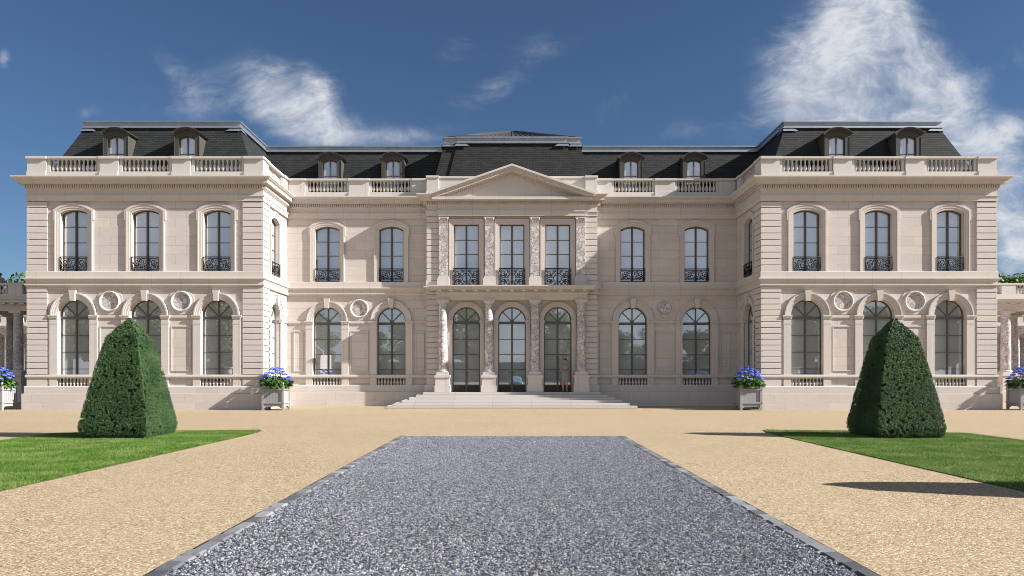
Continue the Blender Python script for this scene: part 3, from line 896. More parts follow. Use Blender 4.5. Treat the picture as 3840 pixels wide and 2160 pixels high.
for (x, y, rz) in BAYS:
    for i in range(9):
        u = -.66+1.32*i/8
        if rz == 0: loc = (x+u, y+.10, 1.10)
        else: loc = (x-(1 if x > 0 else -1)*-.10, y+u, 1.10)
        rest.lathe(bal_prof(.36, .72), loc, 8)
o = rest.build('small_balusters', M_TRIM, chateau); o['kind'] = 'stuff'

# ---- roofs
def hip_roof(name, x0, x1, y0, y1, lv, open_back=True):
    """lv: list of (inset, z); rectangle in plan"""
    mb = MB(); P = []; F = []
    for a, z in lv: P += [(x0+a, y0+a, z), (x1-a, y0+a, z), (x1-a, y1-a, z), (x0+a, y1-a, z)]
    for r in range(len(lv)-1):
        for i in range(4): F.append((r*4+i, r*4+(i+1) % 4, r*4+4+(i+1) % 4, r*4+4+i))
    k = (len(lv)-1)*4
    F.append((k, k+1, k+2, k+3))
    mb.add(P, F, raw=True)
    return mb.build(name, M_SLATE, chateau)
def crown(x0, x1, y0, y1, a0, parent, za=13.74, zt=14.09, flaps=True):
    """zinc cove along the top of the steep slopes"""
    mb = MB()
    path = [(x0+a0, y1-a0), (x0+a0, y0+a0), (x1-a0, y0+a0), (x1-a0, y1-a0)]
    mb.sweep(path, [(-.10, za-.01), (.13, za-.01), (.13, za+.035), (.06, za+.05), (.035, za+.12), (.03, za+.2), (.05, za+.255), (.10, za+.28), (.10, zt), (-.6, zt+.02)])
    if flaps:
        for (cx, cy, sx_, sy_) in ((x0+a0, y0+a0, 1, 1), (x1-a0, y0+a0, -1, 1)):
            for (ux, uy) in ((sx_, 0), (0, sy_)):
                # apron on the slope beside the hip
                vx, vy = (0, -sy_) if ux else (-sx_, 0)
                k = .115
                def pt(al, dn): return (cx+ux*al+vx*(.05+dn*k/.24)-(-vx if False else 0)*0+ (0), cy+uy*al+vy*(.05+dn*k/.24), za+.03-dn)
                def ptc(dn):
                    e = .05+dn*k/.24
                    return (cx-sx_*e, cy-sy_*e, za+.03-dn)
                A, B, C, D = ptc(-.25), pt(.42, 0), pt(.62, .20), ptc(.20)
                C2 = ptc(.20)
                off = Vector((vx, vy, .45)).normalized()*.02
                Q = [A, pt(.36, -.0), pt(.62, .20), C2]
                Q2 = [tuple(Vector(p)+off) for p in Q]
                mb.add(Q2+Q, [(0, 1, 2, 3), (0, 4, 5, 1), (1, 5, 6, 2), (2, 6, 7, 3)], raw=True)
    return mb.build('zinc_crown', M_ZINC, parent)
LV = [(.50, 10.9), (1.72, 13.74), (1.75, 14.0)]
for sg in (-1, 1):
    a, b = sorted((sg*XW0, sg*XW1))
    r = hip_roof('roof', a, b, YW, 56, LV); crown(a, b, YW, 56, 1.74, r)
r = hip_roof('roof', -16, 16, YC, 56, LV)
mb = MB(); mb.sweep([(-14, YC+1.74), (14, YC+1.74)], [(-.10, 13.73), (.13, 13.73), (.13, 13.775), (.06, 13.79), (.035, 13.86), (.03, 13.94), (.05, 13.995), (.10, 14.02), (.10, 14.085), (-.6, 14.10)]); mb.build('zinc_crown', M_ZINC, r)
PLV = [(.18, 10.9), (.83, 13.74), (.85, 14.0)]
r = hip_roof('roof', -XP, XP, YP, 48, PLV); crown(-XP, XP, YP, 48, .84, r)
r2 = hip_roof('roof', -XF, XF, YP-.15, 47, [(.25, 10.9), (.90, 13.74), (.92, 14.0)]); crown(-XF, XF, YP-.15, 47, .91, r2)
mb = MB()
x0, y0, z0 = XP-.86, YP+.86, 14.10
mb.add([(-x0, y0, z0), (x0, y0, z0), (x0, 47, z0), (-x0, 47, z0), (-.42, 42.9, 15.62), (.42, 42.9, 15.62), (.42, 44, 15.62), (-.42, 44, 15.62)],
       [(0, 1, 5, 4), (1, 2, 6, 5), (2, 3, 7, 6), (3, 0, 4, 7), (4, 5, 6, 7)], raw=True)
M_LEAD = simple('seamed_lead', (.045, .047, .05), .6, .1, .3, 6, .2)
mb.build('hipped_top', M_LEAD, r)
mb = MB(); 
for i in range(23):
    f = -1+2*i/22
    mb.tube([(f*x0, y0+.0, z0+.02), (f*.42, 42.9, 15.63)], .018, 4, raw=True)
mb.build('standing_seams', M_LEAD, r)

# ---- dormers
def make_dormer():
    b = MB(ID)      # local: face plane w=0, z absolute
    zs, ri, hw, hf = 12.88, .13, .385, .585
    op = opening(0, hw, 11.0, zs, ri, 10)
    outer = [(-hf, 11.0)]+[(-hf, 13.05)]+arc(0, hf, 13.05, .22, 10)[1:-1]+[(hf, 13.05), (hf, 11.0)]
    b.plate(outer, [op[:]], 0, .16)
    for s in (-1, 1):
        b.add([(s*hf, 0, 11.0), (s*hf, 0, 13.06), (s*hf, -1.9, 13.06), (s*hf, -1.9, 11.0)], [(0, 1, 2, 3)])
        b.box(*sorted((s*(hf-.0), s*(hf+.02))), -.02, .02, 11.0, 12.98)
    o = b.build('dormer', M_DORM)
    r = MB(ID)
    for (h0, sp, rs, e0, e1, w1) in ((.585, 13.05, .22, 0, .05, .06), (.585, 13.05, .22, .05, .11, .12), (.585, 13.05, .22, .11, .14, .165)):
        r.band(arc(0, h0, sp, rs, 12, e0), arc(0, h0, sp, rs, 12, e1), -1.7, w1)
    A = arc(0, .60, 13.0, .22, 12, .10)
    r.build('dormer_roof', M_DORM, o, local=True)
    f = MB(ID); wf, wb = -.09, -.15
    f.band(op, opening_off(0, hw, 11.0, zs, ri, -.05, 10), wb, wf); f.box(-.035, .035, wb, wf+.01, 11.0, zs+ri-.03)
    for s in (-1, 1):
        for zz in (12.18, 11.6): f.box(*sorted((s*.035, s*.315)), wb+.01, wf-.01, zz-.02, zz+.02)
    fo = f.build('dormer_window', M_FRAME, o, local=True)
    p = MB(ID); p.prism(opening(0, hw-.03, 11.02, zs, ri, 10), -.145, -.13); p.build('pane', M_GLASS, o, local=True)
    return o
dm = make_dormer()
for i, (x, y) in enumerate([(s*(17.21+d), YW+.62) for s in (-1, 1) for d in (-1.70, 1.70)]+[(s*x, YC+.62) for s in (-1, 1) for x in (6.31, 9.65)]):
    o = dm if i == 0 else copy_tree(dm); o.location = (x, y, 0); attach_root(o)

# ---- steps
st = root('stone_steps', (0, 37, 0), 'six broad pale stone steps leading up to the three arched doors', 'steps')
for i in range(6):
    z1 = .746-(5-i)*.1243 if True else 0
    z1 = .1243*(i+1)-.001*(i == 0); hw = 6.05-.312*i; y0 = 36.0+.33*i
    mb = MB(); mb.box(-hw, hw, y0, YP+.02-.003*i, .1243*i, z1, raw=True)
    o = mb.build('step', M_STEP, st)
    bm = bmesh.new(); bm.from_mesh(o.data); bmesh.ops.bevel(bm, geom=[e for e in bm.edges], offset=.012, segments=2, affect='EDGES'); bm.to_mesh(o.data); bm.free()

# ------------------------------------------------------------------ colonnades
def make_colonnade(sg, y0, y1, xa, xb, cols, label, name='colonnade'):
    rt = root(name, (sg*xa, y0, 0), label, 'colonnade')
    for x in cols:
        for y in (y0, y1):
            ped_ = MB()
            for (h, z0, z1) in ((.62, 0, .62), (.56, .62, 1.05), (.48, 1.05, 1.55), (.52, 1.55, 1.66), (.44, 1.66, 1.80)):
                ped_.box(sg*x-h, sg*x+h, y-h, y+h, z0, z1, raw=True)
            ped_.build('pedestal', M_WALL, rt)
    for x in cols:
        for y in (y0, y1):
            c = MB(); c.lathe([(.285, 0), (.283, 1.1), (.27, 2.2), (.245, 3.25)], (sg*x, y, 1.92), 24); sh = c.build('column', M_MARBLE, rt)
            c = MB(); c.lathe([(.36, 0), (.37, .03), (.36, .06), (.31, .08), (.30, .10), (.285, .12)], (sg*x, y, 1.80), 20); c.build('column_base', M_TRIM, sh)
            c = MB(); c.lathe([(.25, 0), (.27, .02), (.25, .05), (.25, .09), (.31, .15), (.34, .18)], (sg*x, y, 5.165), 20); c.box(sg*x-.36, sg*x+.36, y-.36, y+.36, 5.34, 5.45, raw=True); c.build('capital', M_TRIM, sh)
    e = MB()
    A, B = sorted((sg*xa, sg*xb))
    path = [(A, y0-.28), (B, y0-.28)]
    e.sweep(path, [(-.56, 5.452), (0, 5.452), (0, 5.60), (.015, 5.605), (.015, 5.76), (.05, 5.80), (.08, 5.83), (.08, 5.92), (.32, 5.93), (.32, 6.05), (.40, 6.12), (.40, 6.17), (-.56, 6.18)], closed=True)
    e.sweep([(B, y1+.28), (A, y1+.28)], [(-.56, 5.452), (0, 5.452), (0, 5.76), (.08, 5.83), (.32, 5.93), (.40, 6.12), (.40, 6.17), (-.56, 6.18)], closed=True)
    e.add([(A, y0, 6.1), (B, y0, 6.1), (B, y1, 6.1), (A, y1, 6.1)], [(0, 1, 2, 3)], raw=True)
    e.add([(A, y0, 5.6), (B, y0, 5.6), (B, y1, 5.6), (A, y1, 5.6)], [(0, 1, 2, 3)], raw=True)
    k = int((B-A)/.55)
    for i in range(k):
        x = A+.3+i*.55; e.box(x, x+.28, y0-.28-.28, y0-.30, 5.835, 5.925, raw=True)
    e.build('entablature', M_TRIM, rt)
    p = MB(); bl = MB()
    for yy in (y0-.1, y1+.1):
        p.box(A, B, yy-.20, yy+.20, 6.17, 6.46, raw=True); p.box(A, B, yy-.21, yy+.21, 7.02, 7.12, raw=True)
        last = None
        for i, x in enumerate(cols):
            p.box(sg*x-.42, sg*x+.42, yy-.18, yy+.18, 6.455, 7.025, raw=True)
        xs = sorted(sg*x for x in cols)
        for i in range(len(xs)-1):
            a, b = xs[i]+.52, xs[i+1]-.52
            n = max(1, int((b-a)/.2))
            for j in range(n): bl.lathe(bal_prof(.565), (a+(b-a)*(j+.5)/n, yy, 6.457), 8)
    b_ = p.build('balustrade', M_PAR, rt)
    o = bl.build('balusters', M_PAR, b_); o['kind'] = 'stuff'
    return rt
cols = [24.0, 26.2, 27.8, 29.75, 32.0, 34.2, 36.4, 38.6]
make_colonnade(-1, 45.0, 47.7, 22.85, 39, cols, 'shaded marble-columned colonnade running left from the left wing, a person on its terrace')
make_colonnade(1, 45.0, 47.7, 22.85, 39, cols, 'sunlit marble-columned colonnade running right from the right wing')
rc = [x-.6 for x in (38.8, 41.2, 43.6, 46.0, 47.2, 49.6, 52.0)]
make_colonnade(-1, 69.0, 71.7, 36, 54, rc, 'distant shaded colonnade seen between the columns left of the left wing')
make_colonnade(1, 69.0, 71.7, 36, 54, rc, 'distant colonnade seen between the sunlit columns right of the right wing')

# ------------------------------------------------------------------ ground
def sheet(name, x0, x1, y0, y1, z, m, kind='structure', nx=1, ny=1):
    mb = MB()
    P = [(x0+(x1-x0)*i/nx, y0+(y1-y0)*j/ny, z) for j in range(ny+1) for i in range(nx+1)]
    mb.add(P, [(j*(nx+1)+i, j*(nx+1)+i+1, (j+1)*(nx+1)+i+1, (j+1)*(nx+1)+i) for j in range(ny) for i in range(nx)], raw=True)
    return tag(mb.build(name, m), kind=kind)
sheet('ground', -900, 900, -900, 900, 0, M_TAN)
DX, DY = 2.95, 19.64
sheet('drive', -DX+.16, DX-.16, -60, DY, .005, M_GREYBED)

M_JOINT = simple('dark_joint_soil', (.02, .018, .015), .95)
for sg in (-1, 1): sheet('kerb_bed', *sorted((sg*(DX-.18), sg*(DX+.025))), -30, DY, .004, M_JOINT)
# cobble kerb beside the drive
mk, tk, bk = mat('granite_setts')
rr = island(tk); nz_ = tk.noise(pos(tk), 25, 4, .6)
tk.put(bk.inputs['Base Color'], tk.mix(tk.math('MULTIPLY', nz_, .5), tk.ramp(rr, [(0, (.035, .037, .045)), (.5, (.12, .124, .14)), (1, (.28, .28, .295))]), (.08, .083, .093)))
bk.inputs['Roughness'].default_value = .8; tk.put(bk.inputs['Normal'], tk.bump(nz_, .5, .02))
for sg in (-1, 1):
    mb = MB(); y = -30.0
    while y < DY:
        L = random.uniform(.22, .36)
        x0, x1 = DX-.165+random.uniform(-.008, .008), DX+random.uniform(-.012, .012); z = .016+random.uniform(0, .014); c = .02
        xs0, xs1 = sorted((sg*x0, sg*x1)); ya, yb = y+.006, min(y+L-.006, DY)
        ya += .016; yb -= .016
        P = [(xs0, ya, 0), (xs1, ya, 0), (xs1, yb, 0), (xs0, yb, 0), (xs0+c, ya+c, z), (xs1-c, ya+c, z+random.uniform(-.004, .004)), (xs1-c, yb-c, z), (xs0+c, yb-c, z)]
        mb.add(P, [(4, 5, 6, 7), (0, 1, 5, 4), (1, 2, 6, 5), (2, 3, 7, 6), (3, 0, 4, 7)], raw=True)
        y += L
    tag(mb.build('kerb', mk), kind='structure')
# loose grey stones
def stones(n, x0, x1, y0, y1, size, zb):
    oct_ = np.array([[1, 0, 0], [-1, 0, 0], [0, 1, 0], [0, -1, 0], [0, 0, 1], [0, 0, -1]], float)
    of = np.array([[0, 2, 4], [2, 1, 4], [1, 3, 4], [3, 0, 4], [2, 0, 5], [1, 2, 5], [3, 1, 5], [0, 3, 5]])
    # more near the camera: sample y with weights that fall off slowly
    y = y0+(y1-y0)*RNG.random(n)**1.25
    C = np.stack([RNG.uniform(x0, x1, n), y, zb+RNG.uniform(-.004, .010, n)], 1)
    s = size*RNG.choice([.7, .9, 1.1, 1.35, 1.9], n, p=[.25, .3, .25, .15, .05])*(1+.15*(y-y0)/(y1-y0))
    V = oct_[None]*RNG.uniform(.65, 1.15, (n, 6, 3))
    a = RNG.uniform(0, 2*PI, n); b = RNG.normal(0, .5, n)
    ca, sa, cb, sb = np.cos(a), np.sin(a), np.cos(b), np.sin(b)
    X = V[:, :, 0]*ca[:, None]-V[:, :, 1]*sa[:, None]; Y = V[:, :, 0]*sa[:, None]+V[:, :, 1]*ca[:, None]; Z = V[:, :, 2]*.7
    Y2 = Y*cb[:, None]-Z*sb[:, None]; Z2 = Y*sb[:, None]+Z*cb[:, None]
    W = np.stack([X, Y2, Z2], 2)*s[:, None, None]+C[:, None]
    F = (of[None]+6*np.arange(n)[:, None, None]).reshape(-1, 3)
    me = fast_mesh('gravel', W.reshape(-1, 3), F, M_GREY)
    o = bpy.data.objects.new('gravel', me); COL.objects.link(o)
    return tag(o, 'loose grey crushed stone filling the drive between its kerbs', 'gravel', kind='stuff')
stones(150000, -DX+.17, DX-.17, 5.2, DY-.03, .0115, .006)

# lawns
for sg in (-1, 1):
    x0, x1 = 7.10, 12.45
    outline = [(x0, -8), (x0, 19.6), (x0+.05, 21.0), (x0+.2, 21.75), (x0+.8, 21.70), (x1-1.2, 21.25), (x1-.35, 20.75), (x1, 19.8), (x1+.1, 18), (x1, -8)]
    mb = MB(); n = len(outline)
    mb.add([(sg*x, y, .012) for x, y in outline]+[(sg*x, y, 0) for x, y in outline], [list(range(n))]+[(i, (i+1) % n, n+(i+1) % n, n+i) for i in range(n)], raw=True)
    tag(mb.build('lawn', M_LAWN), kind='structure')
    n = 210000
    y = 9.0+(21.78-9.0)*RNG.random(n); x = RNG.uniform(x0-.06, x1+.1, n)
    ok = np.ones(n, bool)
    wav = np.array([mnoise.noise(Vector((sg*3.1, yy*2.3, 0)))+.6*mnoise.noise(Vector((sg*7.1, yy*9.0, 3))) for yy in y])
    ok &= x > x0-.01+.055*wav
    bare = np.array([mnoise.noise(Vector((xx*1.6, yy*1.6, 9+sg)))+.5*mnoise.noise(Vector((xx*5, yy*5, 4+sg))) for xx, yy in zip(x, y)])
    ok &= bare+.2*RNG.normal(0, 1, n) < .62
    ok &= ~((y > 21.72-(x-x0)*.10) & (x > x0+.5)); ok &= ~((y > 20.75+(x1-.35-x)*.6) & (x > x1-1.2)); ok &= ~((x < x0+.05+(y-21.0)*.25) & (y > 21.0))
    x, y = x[ok], y[ok]
    P = np.stack([sg*x, y, np.full(len(x), .010)], 1)
    V, F = blades(P, .036, .0045, .65)
    me = fast_mesh('grass', V, F, M_GRASS)
    o = bpy.data.objects.new('grass', me); COL.objects.link(o)
    tag(o, 'short bright green lawn grass around the %s clipped yew' % ('left' if sg < 0 else 'right'), 'grass', kind='stuff')

# ------------------------------------------------------------------ yews
YPROF = [(0.02, .80), (.10, .85), (.28, .885), (.6, .83), (1.2, .715), (1.9, .575), (2.4, .468), (2.58, .42), (2.80, .26), (3.0, .11), (3.09, .03)]
def yew_half(z):
    return np.interp(z, [p[0] for p in YPROF], [p[1] for p in YPROF])
def yew_shell(off, seed):
    mb = MB(); nth = 48; P = []; F = []; zs = [0.0]+[p[0] for p in YPROF]+[]
    for z in zs:
        h = float(yew_half(z))-off
        h = max(h, .01)
        for i in range(nth):
            a = 2*PI*(i+.5)/nth; c, s = math.cos(a), math.sin(a)
            k = 1/((abs(c)**34+abs(s)**34)**(1/34)); P.append((h*k*c, h*k*s, z if z < 3 else z-off))
    for r in range(len(zs)-1):
        for i in range(nth): F.append((r*nth+i, r*nth+(i+1) % nth, (r+1)*nth+(i+1) % nth, (r+1)*nth+i))
    mb.add(P, F, True)
    return mb
def make_yew(loc, label, seed, n=150000):
    rt = root('clipped_yew', loc, label, 'topiary', 'yews clipped to blunt pyramids on the lawn strips')
    z = RNG.uniform(.0, 3.1, n*3); h = yew_half(z)
    keep = RNG.random(n*3) < (h+.05)/.93; z = z[keep][:n]; h = h[keep][:n]; n = len(z)
    side = RNG.integers(0, 4, n); tt = RNG.uniform(-1, 1, n)
    # rounded square
    ang = side*PI/2+np.arctan(tt); c, s = np.cos(ang), np.sin(ang); k = 1/((np.abs(c)**34+np.abs(s)**34)**(1/34))
    lump = np.array([mnoise.noise(Vector((loc[0]+a*2.2, loc[1]+b*2.2, zz*2.2))) for a, b, zz in zip(h*k*c, h*k*s, z)])
    hole = np.array([mnoise.noise(Vector((loc[0]+a*13, loc[1]+b*13, zz*13+40))) for a, b, zz in zip(h*k*c, h*k*s, z)])
    d = RNG.uniform(-.042, .010, n)+.009*lump
    r = (h+d)*k
    P = np.stack([r*c, r*s, z], 1)
    N = np.stack([np.sign(c)*(np.abs(c)**30)*k**30, np.sign(s)*(np.abs(s)**30)*k**30, np.full(n, .35)], 1)
    ok = hole > -.26+.12*RNG.normal(0, 1, n)*.5; ok |= d < -.046
    P, N = P[ok], unit(N[ok])
    V, F = leaves(P, N, .0175, .40, .5)
    me = fast_mesh('foliage', V, F, M_YEW)
    o = bpy.data.objects.new('foliage', me); COL.objects.link(o); attach(o, rt, local=True)
    core = yew_shell(.075, seed); core.build('inner_twigs', M_YEWCORE, rt, local=True)
    st_ = MB()
    for i in range(14):
        a = random.uniform(0, 2*PI); r0 = random.uniform(.1, .25); r1 = random.uniform(.45, .8)
        st_.tube([(r0*math.cos(a), r0*math.sin(a), 0), (r1*math.cos(a), r1*math.sin(a), .35)], [.025, .012], 5, raw=True)
    st_.build('stems', M_BARK, rt, local=True)
    return rt
yl = make_yew((-10.05, 19.62, .012), 'blunt pyramid yew with its sunlit side toward the drive, before the left wing', 1)
yr = make_yew((10.05, 19.62, .012), 'blunt pyramid yew with its dark side toward the drive, before the right wing', 2)
yn = copy_tree(yl); yn.location = (9.9, 9.9, .012); yn['label'] = 'nearest clipped yew beyond the right edge, known by its shadow across the gravel'

# ------------------------------------------------------------------ planters with hydrangeas
def make_planter(loc, label):
    rt = root('planter', loc, label, 'planter', 'grey wooden planter boxes along the front')
    h = .50; L = lambda mb, nm, m=M_PLANTER: mb.build(nm, m, rt, local=True)
    for sx_ in (-1, 1):
        for sy_ in (-1, 1):
            p = MB(); x, y = sx_*(h-.045), sy_*(h-.045)
            p.box(x-.05, x+.05, y-.05, y+.05, 0, 1.10, raw=True); p.box(x-.06, x+.06, y-.06, y+.06, 1.10, 1.125, raw=True)
            o = L(p, 'corner_post')
            f = MB(); f.lathe([(.02, 0), (.03, .02), (.02, .04), (.05, .075), (.058, .11), (.05, .145), (.012, .17), (.004, .18)], (x, y, 1.125), 12); f.build('finial', M_PLANTER, o, local=True)
    for rz in (0, PI/2, PI, -PI/2):
        c, s = math.cos(rz), math.sin(rz)
        T = lambda u, w, z, c=c, s=s: (u*c+w*s, u*s-w*c, z)
        p = MB(T); k = 6
        p.box(-h+.09, h-.09, h-.075, h-.06, .22, 1.08)
        for i in range(k):
            a = -h+.095+(2*h-.19)*i/k; b = a+(2*h-.19)/k-.014; p.box(a, b, h-.06, h-.035, .26, 1.05)
        p.prism([(-h+.095, .10), (-h+.095, .27), (h-.095, .27), (h-.095, .10), (h-.17, .12), (h-.22, .17), (-h+.22, .17), (-h+.17, .12)], h-.062, h-.025)
        p.box(-h+.095, h-.095, h-.062, h-.028, 1.05, 1.10)
        L(p, 'slat_panel')
        for z in (.345, .955):
            q = MB(T); q.box(-h-.02, h+.02, h-.033, h+.012, z-.035, z+.035); L(q, 'cross_bar')
    p = MB(); p.box(-h+.07, h-.07, -h+.07, h-.07, .98, 1.03, raw=True); L(p, 'soil', M_SOIL)
    return rt
def make_hydrangea(loc, label, seed):
    rg = np.random.default_rng(seed)
    rt = root('hydrangea', loc, label, 'plant', 'blue hydrangeas in the planters')
    P = []; N = []
    n = 460
    a = rg.uniform(0, 2*PI, n); r = .62*np.sqrt(rg.random(n)); zz = .08+.50*rg.random(n)*(1.1-r)
    C = np.stack([r*np.cos(a), r*np.sin(a), zz], 1); Nn = unit(np.stack([np.cos(a)*.7, np.sin(a)*.7, np.full(n, .75)], 1)+rg.normal(0, .3, (n, 3)))
    # leaf with a fold: two quads
    D = unit(np.stack([np.cos(a), np.sin(a), rg.uniform(-.8, .2, n)], 1)); B = unit(np.cross(Nn, D)); s = rg.uniform(.09, .155, n)[:, None]
    V = np.stack([C, C+D*s*.9+B*s*.5+Nn*s*.12, C+D*s*1.9-Nn*s*.15, C+D*s*.9-B*s*.5+Nn*s*.12, C+D*s*.95], 1).reshape(-1, 3)
    k = 5*np.arange(n)[:, None]
    F = np.concatenate([k+np.array([[0, 1, 4, 4]])*0+np.array([[0, 4, 1, 1]])*0+np.array([[0, 1, 2, 4]]), k+np.array([[0, 4, 2, 3]])], 0)
    me = fast_mesh('leaves', V, F, M_HLEAF); o = bpy.data.objects.new('leaves', me); COL.objects.link(o); attach(o, rt, local=True)
    heads = []; tries = 0
    while len(heads) < 30 and tries < 2000:
        tries += 1
        a = rg.uniform(0, 2*PI); r = .66*math.sqrt(rg.random()); z = .92-.55*(r/.66)**1.8+rg.normal(0, .05)
        p = np.array([r*math.cos(a), r*math.sin(a), z])
        if all(np.linalg.norm(p-q) > .155 for q in heads): heads.append(p)
    PP = []; NN = []; stems = MB()
    for p in heads:
        m = 110
        v = unit(rg.normal(0, 1, (m, 3))); v[:, 2] = np.abs(v[:, 2])*.9-.1
        R = rg.uniform(.08, .115)
        PP.append(p+v*np.array([R, R, R*.55])); NN.append(v)
        stems.tube([(p[0]*.25, p[1]*.25, -.02), (p[0]*.7, p[1]*.7, p[2]*.55), tuple(p)], .008, 4, raw=True)
    V, F = leaves(np.concatenate(PP), np.concatenate(NN), .026, .35, .95)
    me = fast_mesh('blossoms', V, F, M_BLUE); o = bpy.data.objects.new('blossoms', me); COL.objects.link(o); attach(o, rt, local=True)
    stems.build('stems', M_HLEAF, rt, local=True)
PL = [((-10.93, 34.6, 0), 'left wing\'s inner corner', 1), ((10.93, 34.6, 0), 'right wing\'s inner corner', 2), ((-23.85, 34.7, 0), 'left edge, beside the left wing\'s outer corner', 3), ((23.80, 34.7, 0), 'right edge, beside the right wing\'s outer corner', 4)]
for loc, where, sd in PL:
    make_planter(loc, 'grey slatted wooden planter box at the '+where)
    make_hydrangea((loc[0], loc[1], 1.03), 'blue hydrangea growing in the planter at the '+where, sd)

# ------------------------------------------------------------------ trees, hedges
def make_tree_mesh(h, r, nleaf, size, seed, mleaf=None):
    rg = np.random.default_rng(seed)
    k = 26; C = []
    for i in range(k):
        a = rg.uniform(0, 2*PI); zz = rg.uniform(.28, .93); rr = r*math.sqrt(max(.05, 1-((zz-.58)/.44)**2))*rg.uniform(.25, .85)
        C.append((rr*math.cos(a), rr*math.sin(a), zz*h, r*rg.uniform(.26, .46)))
    C = np.array(C); idx = rg.integers(0, k, nleaf); v = unit(rg.normal(0, 1, (nleaf, 3)))
    rad = C[idx, 3]*(.55+.5*rg.random(nleaf)**.6)
    P = C[idx, :3]+v*rad[:, None]*np.array([1, 1, .8])
    V, F = leaves(P, v, size, .7, .6)
    leaf = fast_mesh('crown', V, F, mleaf or M_TREE)
    t_ = MB(); t_.tube([(0, 0, 0), (.05, 0, h*.3), (.1, .05, h*.6), (.1, .1, h*.85)], [r*.075, r*.06, r*.04, r*.012], 8, raw=True)
    for c in C[:14]:
        z0 = h*random.uniform(.28, .6); t_.tube([(.06, .02, z0), (c[0]*.5, c[1]*.5, z0*.5+c[2]*.5), (c[0], c[1], c[2])], [r*.03, r*.02, r*.008], 5, raw=True)
    trunk = t_.mesh('trunk', M_BARK)
    return leaf, trunk
TM = [make_tree_mesh(15, 5.6, 9000, .26, 11), make_tree_mesh(13, 5.0, 8000, .25, 12), make_tree_mesh(17, 6.2, 9000, .28, 13)]
def tree(kind, loc, label, group, sc_=1.0, rz=0.0):
    rt = root('broadleaf_tree', loc, label, 'tree', group, rz); rt.scale = (sc_, sc_, sc_)
    for nm, me in zip(('crown', 'trunk'), TM[kind]):
        o = bpy.data.objects.new(nm, me); COL.objects.link(o); attach(o, rt, local=True)
    return rt
G1 = 'park trees behind the viewpoint, seen reflected in the windows'
PLACE = ['left of the avenue gap', 'right of the avenue gap']
vis = []
for u, D, k, sc_, cen, wh in [(-.060, 155, 0, 1.0, 1, 'on the left of the avenue gap'), (.059, 157, 0, 1.0, 1, 'on the right of the avenue gap'), (-.105, 166, 1, .8, 1, 'second left of the avenue gap'), (.105, 164, 1, .85, 1, 'second right of the avenue gap'),
        (-.146, 150, 0, .78, 1, 'third left of the avenue gap'), (.150, 152, 0, .7, 1, 'third right of the avenue gap'), (-.195, 170, 2, .75, 1, 'fourth left of the avenue gap'), (.196, 166, 2, .72, 1, 'fourth right of the avenue gap'),
        (-.268, 132, 0, .85, 1, 'just behind the lodge'), (.25, 150, 1, .8, 1, 'opposite the right of the centre range'), (-.335, 140, 2, .8, 0, 'left of the lodge'), (.33, 146, 0, .8, 0, 'farther right than the centre range'),
        (-.402, 108, 1, 1.0, 0, 'behind the left urn'), (.402, 112, 0, .9, 0, 'behind the right urn'), (-.45, 120, 2, .8, 0, 'second beyond the left urn'), (.455, 122, 1, .9, 0, 'second beyond the right urn'),
        (-.50, 104, 0, .85, 0, 'third beyond the left urn'), (.495, 116, 2, .7, 0, 'third beyond the right urn'), (-.545, 112, 1, .9, 0, 'fourth beyond the left urn'), (.55, 106, 0, .8, 0, 'fourth beyond the right urn'),
        (-.592, 102, 2, .8, 0, 'last beyond the left urn'), (.592, 104, 1, .95, 0, 'last beyond the right urn')]:
    yv = 2*(38.7 if cen else 35.3)-D
    vis.append((u*D, yv, k, sc_, wh))
for i, (x, y, k, s, wh) in enumerate(vis):
    tree(k, (x, y, 0), 'broad green park tree reflected in the windows, '+wh, G1, s, i*1.7)
tree(1, (-51.5, 82, 0), 'leafy tree showing above the terrace balustrade left of the left wing', 'trees behind the colonnades', .93, .4)
tree(1, (53.5, 82, 0), 'leafy tree showing above the terrace balustrade right of the right wing', 'trees behind the colonnades', .96, 2.2)

def hedge(x0, x1, y0, y1, h, label, n, size):
    rt = root('hedge', ((x0+x1)/2, (y0+y1)/2, 0), label, 'hedge')
    mb = MB(); mb.box(x0+.15, x1-.15, y0+.15, y1-.15, 0, h-.15, raw=True); mb.build('inner_twigs', M_YEWCORE, rt)
    A = (x1-x0)*h; f = RNG.random(n)
    P = np.stack([RNG.uniform(x0, x1, n), np.where(f < .42, y0, np.where(f < .84, y1, RNG.uniform(y0, y1, n)))+RNG.uniform(-.15, .2, n)*np.where(f < .42, 1, -1), np.where(f < .84, RNG.uniform(0, h, n), h+RNG.uniform(-.15, .1, n))], 1)
    N = np.stack([np.zeros(n), np.where(f < .42, -1., np.where(f < .84, 1., 0.)), np.where(f < .84, .3, 1.)], 1)
    V, F = leaves(P, N, size, .6, .6)
    o = bpy.data.objects.new('foliage', fast_mesh('foliage', V, F, M_HEDGE)); COL.objects.link(o); attach(o, rt)
hedge(-70, -38, 75, 77, 6.2, 'tall dark green hedge behind the columns left of the left wing', 26000, .16)
hedge(38, 70, 75, 77, 6.2, 'tall dark green hedge behind the columns right of the right wing', 26000, .16)
hedge(-90, 90, -101, -99, 4.6, 'long clipped hedge closing the forecourt, reflected in the windows', 26000, .22)

